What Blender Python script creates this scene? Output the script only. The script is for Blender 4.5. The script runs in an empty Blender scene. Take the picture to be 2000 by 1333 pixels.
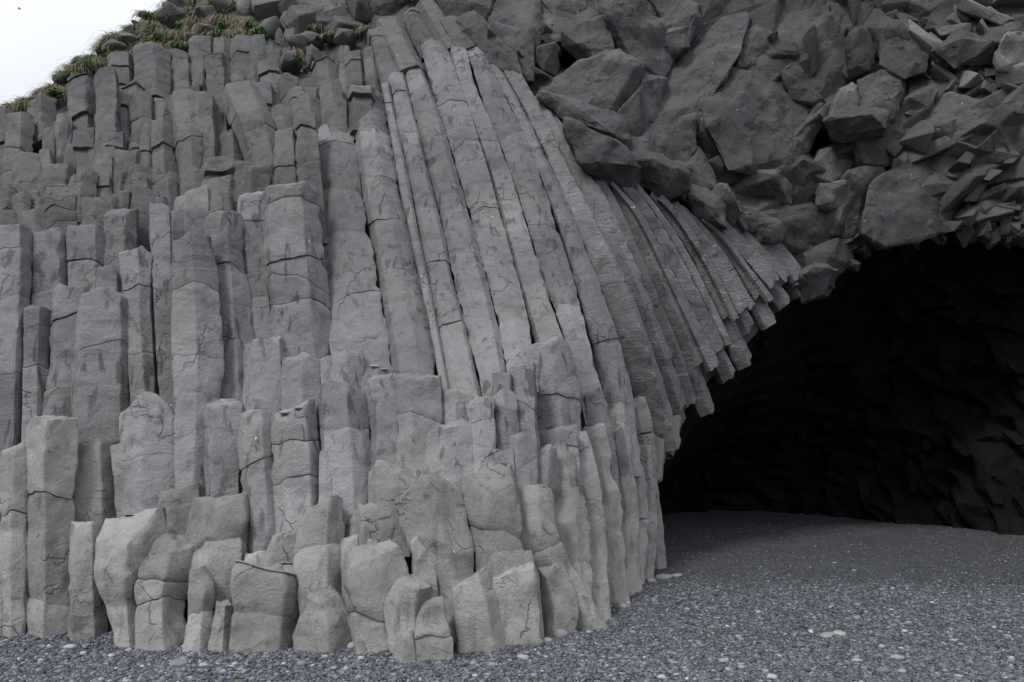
import bpy, bmesh, math, random
import numpy as np
from mathutils import Vector, Matrix
from mathutils.bvhtree import BVHTree

random.seed(7)
RNG = np.random.default_rng(7)
SC = bpy.context.scene
COL = SC.collection

# ------------------------------------------------------------------ camera, sky, sun, exposure
F, CX, HY, CAMZ = 1333.0, 1000.0, 850.0, 1.8      # focal length in photo pixels, centre column, horizon row, eye height
cd = bpy.data.cameras.new('camera')
cam = bpy.data.objects.new('camera', cd)
COL.objects.link(cam)
SC.camera = cam
cd.sensor_width = 36.0
cd.lens = 36.0 * F / 2000.0
cd.shift_y = (HY - 666.5) / 2000.0
cd.clip_start, cd.clip_end = 0.05, 2000
cam.location = (0, 0, CAMZ)
cam.rotation_euler = (math.radians(90), 0, 0)

SUN_EL, SUN_AZ = math.radians(54), math.radians(224)     # azimuth measured clockwise from +Y
W = bpy.data.worlds.new('World')
SC.world = W
W.use_nodes = True
nt = W.node_tree
nt.nodes.clear()
sky = nt.nodes.new('ShaderNodeTexSky')
sky.sky_type = 'NISHITA'
sky.sun_disc = False
sky.sun_elevation = SUN_EL
sky.sun_rotation = SUN_AZ
tc = nt.nodes.new('ShaderNodeTexCoord')
cl = nt.nodes.new('ShaderNodeTexNoise')
cl.inputs['Scale'].default_value = 2.2
cl.inputs['Detail'].default_value = 5
cr = nt.nodes.new('ShaderNodeValToRGB')
cr.color_ramp.elements[0].position = 0.3
cr.color_ramp.elements[0].color = (7.5, 7.85, 8.6, 1)
cr.color_ramp.elements[1].position = 0.7
cr.color_ramp.elements[1].color = (9.2, 9.5, 10.2, 1)
mx = nt.nodes.new('ShaderNodeMix')
mx.data_type = 'RGBA'
mx.inputs['Factor'].default_value = 0.93
bg = nt.nodes.new('ShaderNodeBackground')
bg.inputs['Strength'].default_value = 0.1
wo = nt.nodes.new('ShaderNodeOutputWorld')
nt.links.new(tc.outputs['Generated'], cl.inputs['Vector'])
nt.links.new(cl.outputs['Fac'], cr.inputs['Fac'])
nt.links.new(sky.outputs['Color'], mx.inputs['A'])
nt.links.new(cr.outputs['Color'], mx.inputs['B'])
# an overcast sky is about three times brighter overhead than at the horizon
sp = nt.nodes.new('ShaderNodeSeparateXYZ')
nt.links.new(tc.outputs['Generated'], sp.inputs[0])
el = nt.nodes.new('ShaderNodeMapRange')
el.inputs['From Min'].default_value, el.inputs['From Max'].default_value = 0.0, 1.0
el.inputs['To Min'].default_value, el.inputs['To Max'].default_value = 0.47, 1.20
nt.links.new(sp.outputs['Z'], el.inputs['Value'])
vm = nt.nodes.new('ShaderNodeVectorMath')
vm.operation = 'SCALE'
nt.links.new(mx.outputs['Result'], vm.inputs[0])
nt.links.new(el.outputs['Result'], vm.inputs['Scale'])
nt.links.new(vm.outputs[0], bg.inputs['Color'])
nt.links.new(bg.outputs['Background'], wo.inputs['Surface'])

sl = bpy.data.lights.new('sun', 'SUN')
sl.energy = 1.5
sl.angle = math.radians(14)
sl.color = (1.0, 0.985, 0.96)
sun = bpy.data.objects.new('sun', sl)
COL.objects.link(sun)
dirv = Vector((math.sin(SUN_AZ) * math.cos(SUN_EL), math.cos(SUN_AZ) * math.cos(SUN_EL), math.sin(SUN_EL)))
sun.rotation_euler = dirv.to_track_quat('Z', 'Y').to_euler()
sun.location = (0, 0, 30)

SC.view_settings.view_transform = 'Standard'
SC.view_settings.look = 'None'
SC.view_settings.exposure = 0.63
SC.view_settings.gamma = 1.0

# ------------------------------------------------------------------ helpers
def tag(o, label=None, cat=None, group=None, kind=None):
    if label: o['label'] = label
    if cat: o['category'] = cat
    if group: o['group'] = group
    if kind: o['kind'] = kind
    return o

def at(x, y, d):
    """photo pixel + distance along the view axis -> world point"""
    return np.stack([(np.asarray(x, float) - CX) / F * d, np.asarray(d, float) + 0 * np.asarray(x, float), CAMZ + (HY - np.asarray(y, float)) / F * d], -1)

def pin(p):
    p = p.astype(np.int64)
    h = (p[..., 0] * 374761393 + p[..., 1] * 668265263 + p[..., 2] * 2147483647 + 1013904223) & 0xFFFFFFFF
    h = ((h ^ (h >> 13)) * 1274126177) & 0xFFFFFFFF
    h = ((h ^ (h >> 16)) * 2246822519) & 0xFFFFFFFF
    return ((h ^ (h >> 15)) & 0xFFFF) / 32767.5 - 1.0

def vnoise(p):
    """smooth value noise, p (...,3) -> (-1..1)"""
    p = np.asarray(p, float)
    i = np.floor(p)
    f = p - i
    f = f * f * f * (f * (f * 6 - 15) + 10)
    o = 0
    for dx in (0, 1):
        wx = f[..., 0] if dx else 1 - f[..., 0]
        for dy in (0, 1):
            wy = f[..., 1] if dy else 1 - f[..., 1]
            for dz in (0, 1):
                wz = f[..., 2] if dz else 1 - f[..., 2]
                o = o + wx * wy * wz * pin(i + np.array([dx, dy, dz]))
    return o

def fbm(p, oct=3, gain=0.5):
    a, s, o = 1.0, 1.0, 0
    for k in range(oct):
        o = o + a * vnoise(p * s + 17.3 * k)
        a *= gain
        s *= 2.03
    return o

def make_mesh(name, verts, faces, mat, smooth=True, sharp=None):
    """faces: list of arrays, each (n,3) or (n,4)"""
    me = bpy.data.meshes.new(name)
    verts = np.asarray(verts, np.float32)
    if isinstance(faces, np.ndarray):
        faces = [faces]
    loops = np.concatenate([np.asarray(f, np.int32).ravel() for f in faces if len(f)])
    sizes = np.concatenate([np.full(len(f), f.shape[1], np.int32) for f in faces if len(f)])
    starts = np.concatenate([[0], np.cumsum(sizes)[:-1]]).astype(np.int32)
    me.vertices.add(len(verts))
    me.vertices.foreach_set('co', verts.ravel())
    me.loops.add(len(loops))
    me.loops.foreach_set('vertex_index', loops)
    me.polygons.add(len(sizes))
    me.polygons.foreach_set('loop_start', starts)
    me.polygons.foreach_set('use_smooth', np.full(len(sizes), smooth))
    me.update(calc_edges=True)
    me.validate()
    if sharp:
        me.set_sharp_from_angle(angle=math.radians(sharp))
    me.materials.append(mat)
    return me

def link(name, me, parent=None):
    o = bpy.data.objects.new(name, me)
    COL.objects.link(o)
    if parent: o.parent = parent
    return o

ORD = ('first second third fourth fifth sixth seventh eighth ninth tenth eleventh twelfth thirteenth fourteenth fifteenth sixteenth '
       'seventeenth eighteenth nineteenth twentieth').split()

# ------------------------------------------------------------------ materials
def N(nt, t, **kw):
    n = nt.nodes.new(t)
    for k, v in kw.items():
        n.inputs[k].default_value = v
    return n

def mathn(nt, op, a, b=None, c=None, clamp=False):
    n = nt.nodes.new('ShaderNodeMath')
    n.operation = op
    n.use_clamp = clamp
    for i, v in enumerate((a, b, c)):
        if v is None: continue
        if isinstance(v, (int, float)): n.inputs[i].default_value = v
        else: nt.links.new(v, n.inputs[i])
    return n.outputs[0]

def ramp(nt, v, a, b, lo=0.0, hi=1.0):
    n = nt.nodes.new('ShaderNodeMapRange')
    n.inputs['From Min'].default_value = a
    n.inputs['From Max'].default_value = b
    n.inputs['To Min'].default_value = lo
    n.inputs['To Max'].default_value = hi
    nt.links.new(v, n.inputs['Value'])
    return n.outputs['Result']

def mixc(nt, f, a, b, mode='MIX'):
    n = nt.nodes.new('ShaderNodeMix')
    n.data_type = 'RGBA'
    n.blend_type = mode
    for s, v in (('Factor', f), ('A', a), ('B', b)):
        if isinstance(v, (int, float)): n.inputs[s].default_value = v
        elif isinstance(v, tuple): n.inputs[s].default_value = v
        else: nt.links.new(v, n.inputs[s])
    return n.outputs['Result']

def noise(nt, vec, scale, detail=4, rough=0.55, stretch=None, dist=0.0):
    if stretch:
        m = nt.nodes.new('ShaderNodeMapping')
        m.inputs['Scale'].default_value = stretch
        nt.links.new(vec, m.inputs['Vector'])
        vec = m.outputs['Vector']
    n = N(nt, 'ShaderNodeTexNoise', Scale=scale, Detail=detail, Roughness=rough, Distortion=dist)
    nt.links.new(vec, n.inputs['Vector'])
    return n.outputs['Fac']

def rock_material(name, base, worn=None, worn_z=(0.2, 3.0), streaks=1.0, striae=0.0, tan=0.0, moss=0.0, bump=1.0, rough=0.85, var=0.20, specks=1.0, spec=0.3, damp_to=0.68, cracks=(0.9, 0.35)):
    m = bpy.data.materials.new(name)
    m.use_nodes = True
    nt = m.node_tree
    bs = nt.nodes['Principled BSDF']
    geo = nt.nodes.new('ShaderNodeNewGeometry')
    P = geo.outputs['Position']
    info = nt.nodes.new('ShaderNodeObjectInfo')
    sep = nt.nodes.new('ShaderNodeSeparateXYZ')
    nt.links.new(P, sep.inputs[0])
    z = sep.outputs['Z']
    big = noise(nt, P, 0.9, 5, 0.6)
    mid = noise(nt, P, 4.5, 6, 0.65, dist=0.6)
    fine = noise(nt, P, 45, 4, 0.7)
    grit = noise(nt, P, 160, 2, 0.6)
    col = base
    if worn:
        zz = mathn(nt, 'ADD', z, mathn(nt, 'MULTIPLY', mathn(nt, 'SUBTRACT', big, 0.5), 1.6))
        col = mixc(nt, ramp(nt, zz, worn_z[0], worn_z[1], 1, 0), base, worn)
    if tan:
        t = ramp(nt, noise(nt, P, 1.3, 4, 0.55, dist=0.8), 0.52, 0.68, 0, tan)
        col = mixc(nt, t, col, (0.21, 0.165, 0.12, 1))
    # soft blotches and damp patches
    v = mathn(nt, 'MULTIPLY', ramp(nt, big, 0.3, 0.7, 0.76, 1.20), ramp(nt, mid, 0.3, 0.7, 0.86, 1.12))
    v = mathn(nt, 'MULTIPLY', v, ramp(nt, fine, 0.3, 0.7, 0.87, 1.12))
    v = mathn(nt, 'MULTIPLY', v, ramp(nt, grit, 0.25, 0.75, 0.90, 1.10))
    v = mathn(nt, 'MULTIPLY', v, ramp(nt, info.outputs['Random'], 0, 1, 1 - var, 1 + var))
    damp = ramp(nt, noise(nt, P, 3.2, 8, 0.66, dist=1.5), 0.585, 0.64, 1.0, damp_to)
    v = mathn(nt, 'MULTIPLY', v, damp)
    if streaks:
        st = noise(nt, P, 1.0, 3, 0.5, stretch=(12, 12, 0.6), dist=0.25)
        gate = ramp(nt, noise(nt, P, 1.1, 3), 0.42, 0.55, 0, 1)
        sk = mathn(nt, 'MULTIPLY', ramp(nt, st, 0.57, 0.64, 0, 0.5 * streaks), gate)
        v = mathn(nt, 'MULTIPLY', v, mathn(nt, 'SUBTRACT', 1.0, sk))
        bands = noise(nt, P, 1.0, 4, 0.6, stretch=(1.6, 1.6, 4.2), dist=0.5)
        v = mathn(nt, 'MULTIPLY', v, ramp(nt, bands, 0.55, 0.68, 1.0, 0.72))
    # hairline cracks
    vo = nt.nodes.new('ShaderNodeTexVoronoi')
    vo.feature = 'DISTANCE_TO_EDGE'
    vo.inputs['Scale'].default_value = cracks[0]
    wv = nt.nodes.new('ShaderNodeVectorMath')
    wv.operation = 'MULTIPLY_ADD'
    wn = nt.nodes.new('ShaderNodeTexNoise')
    wn.inputs['Scale'].default_value = 3.5
    wn.inputs['Detail'].default_value = 4
    nt.links.new(P, wn.inputs['Vector'])
    nt.links.new(wn.outputs['Color'], wv.inputs[0])
    wv.inputs[1].default_value = (0.5, 0.5, 0.5)
    nt.links.new(P, wv.inputs[2])
    nt.links.new(wv.outputs[0], vo.inputs['Vector'])
    crk = ramp(nt, vo.outputs['Distance'], 0.0, 0.012, 1, 0)
    crk = mathn(nt, 'MULTIPLY', crk, ramp(nt, noise(nt, P, 1.7, 2), 0.53, 0.58, 0, 1))
    v = mathn(nt, 'MULTIPLY', v, mathn(nt, 'SUBTRACT', 1.0, mathn(nt, 'MULTIPLY', crk, cracks[1])))
    g = nt.nodes.new('ShaderNodeCombineColor')
    for k in range(3): nt.links.new(v, g.inputs[k])
    col = mixc(nt, 1.0, col, g.outputs['Color'], 'MULTIPLY')
    stri = None
    if striae:
        stri = noise(nt, P, 1.0, 3, 0.55, stretch=(5, 5, 26), dist=1.4)
        gate = gate_s = ramp(nt, noise(nt, P, 0.9, 4), 0.48, 0.6, 0, 1)
        sm = mathn(nt, 'MULTIPLY', ramp(nt, stri, 0.60, 0.68, 0, 0.55 * striae), gate)
        col = mixc(nt, sm, col, (0.42, 0.41, 0.37, 1))
    if specks:
        sp = ramp(nt, noise(nt, P, 17, 2, 0.5, stretch=(1, 1, 0.35)), 0.775, 0.80, 0, 0.7 * specks)
        col = mixc(nt, sp, col, (0.72, 0.71, 0.68, 1))
    if moss:
        sepn = nt.nodes.new('ShaderNodeSeparateXYZ')
        nt.links.new(geo.outputs['Normal'], sepn.inputs[0])
        mo = mathn(nt, 'MULTIPLY', ramp(nt, sepn.outputs['Z'], 0.35, 0.7, 0, 1), ramp(nt, z, 8.2, 9.0, 0, 1))
        mo = mathn(nt, 'MULTIPLY', mo, ramp(nt, mid, 0.35, 0.5, 0, moss))
        mo = mathn(nt, 'MULTIPLY', mo, ramp(nt, sep.outputs['X'], -5.6, -4.9, 1, 0.12))
        gcol = mixc(nt, ramp(nt, big, 0.4, 0.6), (0.16, 0.12, 0.06, 1), (0.07, 0.10, 0.03, 1))
        col = mixc(nt, mo, col, gcol)
    nt.links.new(col, bs.inputs['Base Color'])
    bs.inputs['Roughness'].default_value = rough
    bs.inputs['Specular IOR Level'].default_value = spec
    h = mathn(nt, 'MULTIPLY', mid, 0.05 * bump)
    h = mathn(nt, 'ADD', h, mathn(nt, 'MULTIPLY', fine, 0.011 * bump))
    h = mathn(nt, 'ADD', h, mathn(nt, 'MULTIPLY', noise(nt, P, 16, 3, 0.6), 0.010 * bump))
    h = mathn(nt, 'ADD', h, mathn(nt, 'MULTIPLY', grit, 0.005 * bump))
    h = mathn(nt, 'SUBTRACT', h, mathn(nt, 'MULTIPLY', crk, 0.02))
    chis = noise(nt, P, 1.0, 4, 0.6, stretch=(3, 3, 14), dist=0.7)
    h = mathn(nt, 'ADD', h, mathn(nt, 'MULTIPLY', chis, 0.007 * bump))
    if stri is not None:
        h = mathn(nt, 'ADD', h, mathn(nt, 'MULTIPLY', mathn(nt, 'MULTIPLY', stri, gate_s), 0.035 * striae))
    bp = nt.nodes.new('ShaderNodeBump')
    bp.inputs['Strength'].default_value = 0.75
    bp.inputs['Distance'].default_value = 1.0
    nt.links.new(h, bp.inputs['Height'])
    nt.links.new(bp.outputs['Normal'], bs.inputs['Normal'])
    return m

def plain_material(name, c, rough=0.8, var=0.25, scale=20, attr=None):
    m = bpy.data.materials.new(name)
    m.use_nodes = True
    nt = m.node_tree
    bs = nt.nodes['Principled BSDF']
    geo = nt.nodes.new('ShaderNodeNewGeometry')
    v = ramp(nt, noise(nt, geo.outputs['Position'], scale, 4), 0.3, 0.7, 1 - var, 1 + var)
    g = nt.nodes.new('ShaderNodeCombineColor')
    for k in range(3): nt.links.new(v, g.inputs[k])
    src = c
    if attr:
        a = nt.nodes.new('ShaderNodeAttribute')
        a.attribute_name = attr
        src = a.outputs['Color']
    nt.links.new(mixc(nt, 1.0, src, g.outputs['Color'], 'MULTIPLY'), bs.inputs['Base Color'])
    bs.inputs['Roughness'].default_value = rough
    bs.inputs['Specular IOR Level'].default_value = 0.35
    return m

BASE = (0.146, 0.146, 0.148, 1)
M_COL = rock_material('basalt', BASE, worn=(0.240, 0.239, 0.240, 1), worn_z=(0.4, 4.6), tan=0.14)
M_WORN = rock_material('worn basalt', (0.19, 0.187, 0.183, 1), worn=(0.257, 0.250, 0.240, 1), streaks=0.4, bump=0.9, damp_to=0.58, tan=0.22)
M_FAN = rock_material('rippled basalt', (0.140, 0.140, 0.141, 1), worn=(0.24, 0.235, 0.225, 1), striae=1.0, streaks=0.5)
M_UP = rock_material('upper basalt', (0.098, 0.097, 0.097, 1), streaks=0.6, var=0.22, moss=0.0, tan=0.18)
M_ROCK = rock_material('block basalt', (0.070, 0.070, 0.071, 1), streaks=0.0, tan=0.22, var=0.26, bump=1.2, cracks=(1.5, 0.75))
M_CLIFF = rock_material('cliff basalt', (0.060, 0.060, 0.061, 1), streaks=0.3, tan=0.2, moss=1.0, bump=1.2, cracks=(1.6, 0.7))
M_PALE = rock_material('pale basalt', (0.112, 0.107, 0.100, 1), streaks=0.0, tan=0.3, var=0.15)
M_CAVE = rock_material('cave basalt', (0.013, 0.0125, 0.012, 1), streaks=0.0, bump=1.2, specks=0.0, rough=1.0, spec=0.04)  # near-black colour carries the gloom of the cave interior

# ------------------------------------------------------------------ the shape of the cliff: distance of its face for a view direction
CTRL = np.array([
    (-300, 1235, 6.3), (0, 1240, 6.15), (150, 1240, 6.1), (300, 1270, 5.75), (600, 1275, 5.6), (850, 1285, 5.5), (1000, 1265, 5.75), (1100, 1240, 6.15), (1170, 1200, 6.85),
    (1240, 1150, 7.95), (1265, 1108, 9.3),
    (500, 1000, 6.5), (200, 1000, 6.75), (0, 1000, 6.9), (800, 1000, 6.3), (1000, 950, 6.5), (1120, 1000, 7.0), (1200, 1000, 7.9), (1262, 980, 9.2),
    (500, 800, 7.25), (800, 780, 7.2), (200, 820, 7.35), (0, 820, 7.5), (1050, 780, 7.4), (1150, 800, 8.0), (1220, 840, 8.7), (1285, 880, 9.6),
    (800, 700, 7.7), (500, 660, 7.8), (1000, 650, 8.0), (1150, 650, 8.5), (1300, 790, 9.9),
    (0, 450, 8.6), (250, 420, 8.9), (500, 400, 9.0), (600, 240, 10.0), (700, 200, 10.2), (820, 120, 10.6), (900, 400, 9.2), (1000, 250, 10.0), (950, 90, 11.0),
    (1200, 400, 9.8), (1300, 600, 10.0), (1400, 450, 10.6), (1420, 700, 10.3), (1560, 560, 11.0), (1640, 490, 11.3),
    (100, 350, 9.6), (300, 280, 10.2), (450, 230, 10.6), (100, 230, 11.0), (300, 130, 12.2), (500, 100, 12.4), (650, 110, 12.0), (200, 90, 13.0), (330, 0, 14.5), (600, 0, 13.8), (780, 20, 12.2),
    (0, 220, 12.0), (-300, 330, 12.0), (-300, 800, 7.8), (-300, 450, 9.2), (0, -100, 17), (500, -250, 18), (1000, -250, 13.5), (1500, -250, 12.5), (2000, -250, 12.0),
    (1100, 60, 11.4), (1400, 150, 11.4), (1600, 250, 11.3), (1700, 60, 11.6), (1950, 120, 11.0), (1800, 380, 11.2), (2000, 380, 10.8), (1500, 350, 11.2),
    (2600, 0, 10.5), (2600, 520, 9.8), (3200, 0, 9.5), (3200, 1050, 9.0), (3000, 800, 9.3)], float)
_c = 120.0
def _phi(a, b):
    return np.sqrt(((a[:, None, :] - b[None, :, :]) ** 2).sum(-1) + _c * _c)
_A = np.zeros((len(CTRL) + 3, len(CTRL) + 3))
_A[:-3, :-3] = _phi(CTRL[:, :2], CTRL[:, :2])
_A[:-3, -3] = 1
_A[:-3, -2:] = CTRL[:, :2] / 1000
_A[-3:, :-3] = _A[:-3, -3:].T
_A[:-3, :-3] -= 12 * np.eye(len(CTRL))
_W = np.linalg.solve(_A, np.concatenate([CTRL[:, 2], np.zeros(3)]))
def D(x, y):
    x = np.asarray(x, float); y = np.asarray(y, float)
    q = np.stack([x.ravel(), y.ravel()], -1)
    o = _phi(q, CTRL[:, :2]) @ _W[:-3] + _W[-3] + (q / 1000) @ _W[-2:]
    return o.reshape(x.shape)

GROUND = np.array([(-700, 1225), (-300, 1230), (0, 1236), (60, 1238), (200, 1222), (290, 1262), (450, 1278), (600, 1274), (780, 1288), (900, 1286), (1000, 1264), (1100, 1240), (1170, 1200), (1240, 1150), (1265, 1108)], float)
LIP = np.array([(1265, 1108), (1272, 1000), (1290, 900), (1325, 815), (1375, 755), (1440, 690), (1510, 615), (1570, 568), (1640, 495), (1720, 465), (1800, 448), (1900, 432), (2000, 440), (2300, 480), (2600, 540), (3000, 800), (3200, 1050)], float)  # beyond the right frame edge, unseen end added to keep light out of the cave
SKYLINE = np.array([(-700, 420), (-300, 325), (0, 224), (40, 204), (75, 190), (100, 172), (125, 142), (165, 118), (195, 106), (210, 78), (245, 57), (280, 38), (285, 25), (300, 20), (325, 6), (340, -10), (420, -80), (700, -230), (1000, -260), (3200, -260)], float)

def cells(px, py, step, amp, rng, stretch=1.6, angle=0.64):
    """faceted relief: random heights on a random triangulation, flat facets between them"""
    ca, sa = math.cos(angle), math.sin(angle)
    U = (px * ca + py * sa) / stretch
    V = -px * sa + py * ca
    u0, v0 = U.min() - 3 * step, V.min() - 3 * step
    nu, nv = int((np.ptp(U) + 6 * step) / step), int((np.ptp(V) + 6 * step) / step)
    gu, gv = np.meshgrid(np.arange(nu), np.arange(nv), indexing='ij')
    pts = np.stack([u0 + (gu + rng.uniform(-.48, .48, gu.shape)) * step, v0 + (gv + rng.uniform(-.48, .48, gv.shape)) * step], -1).reshape(-1, 2)
    pts = pts[rng.random(len(pts)) < 0.8]
    h = rng.uniform(-1, 1, len(pts))
    h = np.sign(h) * np.abs(h) ** 0.7 * amp
    from mathutils.geometry import delaunay_2d_cdt
    vo, _, tris, ov, _, _ = delaunay_2d_cdt([Vector(p) for p in pts], [], [], 0, 1e-6)
    H = np.array([h[o[0]] if o else 0.0 for o in ov])
    VP = np.array([(v.x, v.y) for v in vo])
    u, v = U.ravel(), V.ravel()
    out = np.zeros(len(u))
    # bucket the samples so that every triangle only looks near itself
    bs = step * 1.0
    bi, bj = ((u - u0) / bs).astype(int), ((v - v0) / bs).astype(int)
    order = np.lexsort((bj, bi))
    buckets = {}
    key = bi * 100000 + bj
    ks, st = np.unique(key[order], return_index=True)
    en = np.append(st[1:], len(order))
    for k_, s_, e_ in zip(ks, st, en): buckets[int(k_)] = order[s_:e_]
    for t in tris:
        A, B_, C = VP[t[0]], VP[t[1]], VP[t[2]]
        den = (B_[0] - A[0]) * (C[1] - A[1]) - (C[0] - A[0]) * (B_[1] - A[1])
        if abs(den) < 1e-9: continue
        lo, hi = np.min([A, B_, C], 0), np.max([A, B_, C], 0)
        i0, j0 = ((lo - (u0, v0)) / bs).astype(int)
        i1, j1 = ((hi - (u0, v0)) / bs).astype(int)
        ids = [buckets[ii * 100000 + jj] for ii in range(i0, i1 + 1) for jj in range(j0, j1 + 1) if ii * 100000 + jj in buckets]
        if not ids: continue
        ids = np.concatenate(ids)
        x, y = u[ids], v[ids]
        b = ((x - A[0]) * (C[1] - A[1]) - (C[0] - A[0]) * (y - A[1])) / den
        c = ((B_[0] - A[0]) * (y - A[1]) - (x - A[0]) * (B_[1] - A[1])) / den
        m = (b >= -1e-6) & (c >= -1e-6) & (b + c <= 1 + 1e-6)
        out[ids[m]] = (H[t[0]] * (1 - b - c) + H[t[1]] * b + H[t[2]] * c)[m]
    return out.reshape(px.shape)

def grid_faces(n, m):
    i = np.arange(n - 1)[:, None] * m + np.arange(m - 1)[None]
    return np.stack([i, i + m, i + m + 1, i + 1], -1).reshape(-1, 4)

# cliff body behind the columns and blocks
def build_cliff():
    xs = np.concatenate([np.arange(-700, 150, 20), np.arange(150, 900, 7.0), np.arange(900, 2060, 4.0), np.arange(2060, 2700, 9.0), np.arange(2700, 3201, 40)])
    nv = 210
    top = np.interp(xs, SKYLINE[:, 0], SKYLINE[:, 1])
    bot = np.where(xs <= 1265, np.interp(xs, GROUND[:, 0], GROUND[:, 1]) + 15, np.interp(xs, LIP[:, 0], LIP[:, 1]))
    f = np.linspace(0, 1, nv)
    X = np.repeat(xs[:, None], nv, 1)
    Y = top[:, None] + (bot - top)[:, None] * f
    rg = np.random.default_rng(3)
    d = D(X, Y)
    wallside = np.clip((X - 1000 + (Y - 100) * -0.45) / 120, 0, 1)          # the blocky side, right of the columns
    hill = np.clip((150 - Y - np.abs(X - 350) * 0.1) / 60, 0, 1) * (X < 850)
    rel = 0.04 + cells(X, Y, 70, 0.30, rg, 1.7, -0.7) + cells(X, Y, 26, 0.12, rg, 1.7, -0.5) * np.clip(0.35 + (X - 1420 - Y * .3) / 300, 0.35, 1.3)
    rel2 = cells(X, Y, 30, 0.3, rg, 1.0)
    fantop = np.interp(X, [990, 1040, 1195, 1240, 1290, 1330, 1420, 1500, 1600, 1640], [100, 190, 365, 362, 385, 405, 438, 455, 515, 560])
    fan = np.clip((Y - fantop) / 25 + 1, 0, 1) * (X > 900) * (X < 1640)
    k = wallside * (1 - fan)
    d = d + 0.42 * (1 - k) * (1 - hill) + k * (rel + 0.05) + hill * (rel2 + 0.1)
    d = d + 1.3 * np.exp(-((X - 1110) ** 2 + (Y - 112) ** 2) / 20.0 ** 2) + 1.1 * np.exp(-((X - 1600) / 28.0) ** 2 - ((Y - 288) / 32.0) ** 2)     # the two black holes
    edge = np.clip((1 - f) / 0.03, 0, 1)[None]                                # keep the lip line where it is
    P = at(X, Y, d)
    P[..., 2] += 0.04 * fbm(P * 2.0, 3)
    # the hill goes on behind its skyline
    back = []
    t0 = P[:, 0]
    for dy, dz in ((60, -12), (30, -2), (14, 0.3), (6, 0.6), (2, 0.3)):
        q = t0.copy()
        q[:, 0] *= (q[:, 1] + dy) / q[:, 1]
        q[:, 1] += dy
        q[:, 2] += dz + 0.3 * vnoise(q * 0.7)
        back.append(q)
    P = np.concatenate([np.stack(back, 1), P], 1)
    me = make_mesh('cliff_face', P.reshape(-1, 3), grid_faces(P.shape[0], P.shape[1]), M_CLIFF, True, 13)
    tag(link('cliff_face', me), kind='structure')
build_cliff()

FLOOR = np.array([(1265, 1108), (1268, 1060), (1274, 1010), (1330, 1000), (1400, 997), (1600, 1005), (1800, 1026), (2000, 1050), (2300, 1075), (2600, 1085), (3000, 1080), (3200, 1060)], float)
CAVE_PTS = []
def build_cave():
    n, m = 520, 170
    s = np.linspace(0, 1, n)
    def along(tab):
        seg = np.concatenate([[0], np.cumsum(np.hypot(*np.diff(tab, axis=0).T))])
        seg /= seg[-1]
        return np.interp(s, seg, tab[:, 0]), np.interp(s, seg, tab[:, 1])
    lx, ly = along(LIP)
    fx, fy = along(FLOOR)
    P0 = at(lx, ly, D(lx, ly) + np.interp(lx, [1265, 1290, 1600, 1660], [0.42, 0.46, 0.46, 0.02]))
    fd = CAMZ * F / (fy - HY)
    P2 = at(fx, fy, fd)
    P2[:, 2] = -0.1
    C = P2.copy()
    C[:, 2] = np.maximum(P0[:, 2] * 1.02, 0.1)
    C[:, :2] = P2[:, :2] * 1.08
    t = np.linspace(0, 1, m)[None, :, None]
    Q = (1 - t) ** 2 * P0[:, None] + 2 * t * (1 - t) * C[:, None] + t * t * P2[:, None]
    rg = np.random.default_rng(5)
    u = np.repeat(np.linspace(0, 2400, n)[:, None], m, 1)
    v = np.repeat(np.linspace(0, 900, m)[None], n, 0)
    r = cells(u, v, 50, 0.26, rg, 1.8, 0.9) + cells(u, v, 17, 0.20, rg, 1.8, 0.6)
    w = np.clip(np.linspace(0, 1, m) / 0.03, 0, 1)[None] 
    cen = np.array([2.0, 9.0, 1.0])
    out = Q - cen
    out /= np.linalg.norm(out, axis=-1, keepdims=True)
    amp = (r * w)[..., None]
    Q = Q + out * np.clip(amp, -0.4, 0.6)
    CAVE_PTS.append(Q)
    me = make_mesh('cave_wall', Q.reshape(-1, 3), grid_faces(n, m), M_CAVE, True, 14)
    tag(link('cave_wall', me), kind='structure')
build_cave()

# ------------------------------------------------------------------ columns
def spline(P, n):
    """Catmull-Rom through the stations"""
    P = np.asarray(P, float)
    if len(P) == 2:
        t = np.linspace(0, 1, n)[:, None]
        return P[0] * (1 - t) + P[1] * t
    E = np.concatenate([[2 * P[0] - P[1]], P, [2 * P[-1] - P[-2]]])
    k = len(P) - 1
    T = np.linspace(0, k - 1e-6, n)
    i = T.astype(int)
    t = (T - i)[:, None]
    a, b, c, d = E[i], E[i + 1], E[i + 2], E[i + 3]
    return 0.5 * (2 * b + (c - a) * t + (2 * a - 5 * b + 4 * c - d) * t ** 2 + (3 * b - 3 * c + d - a) * t ** 3)

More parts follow.
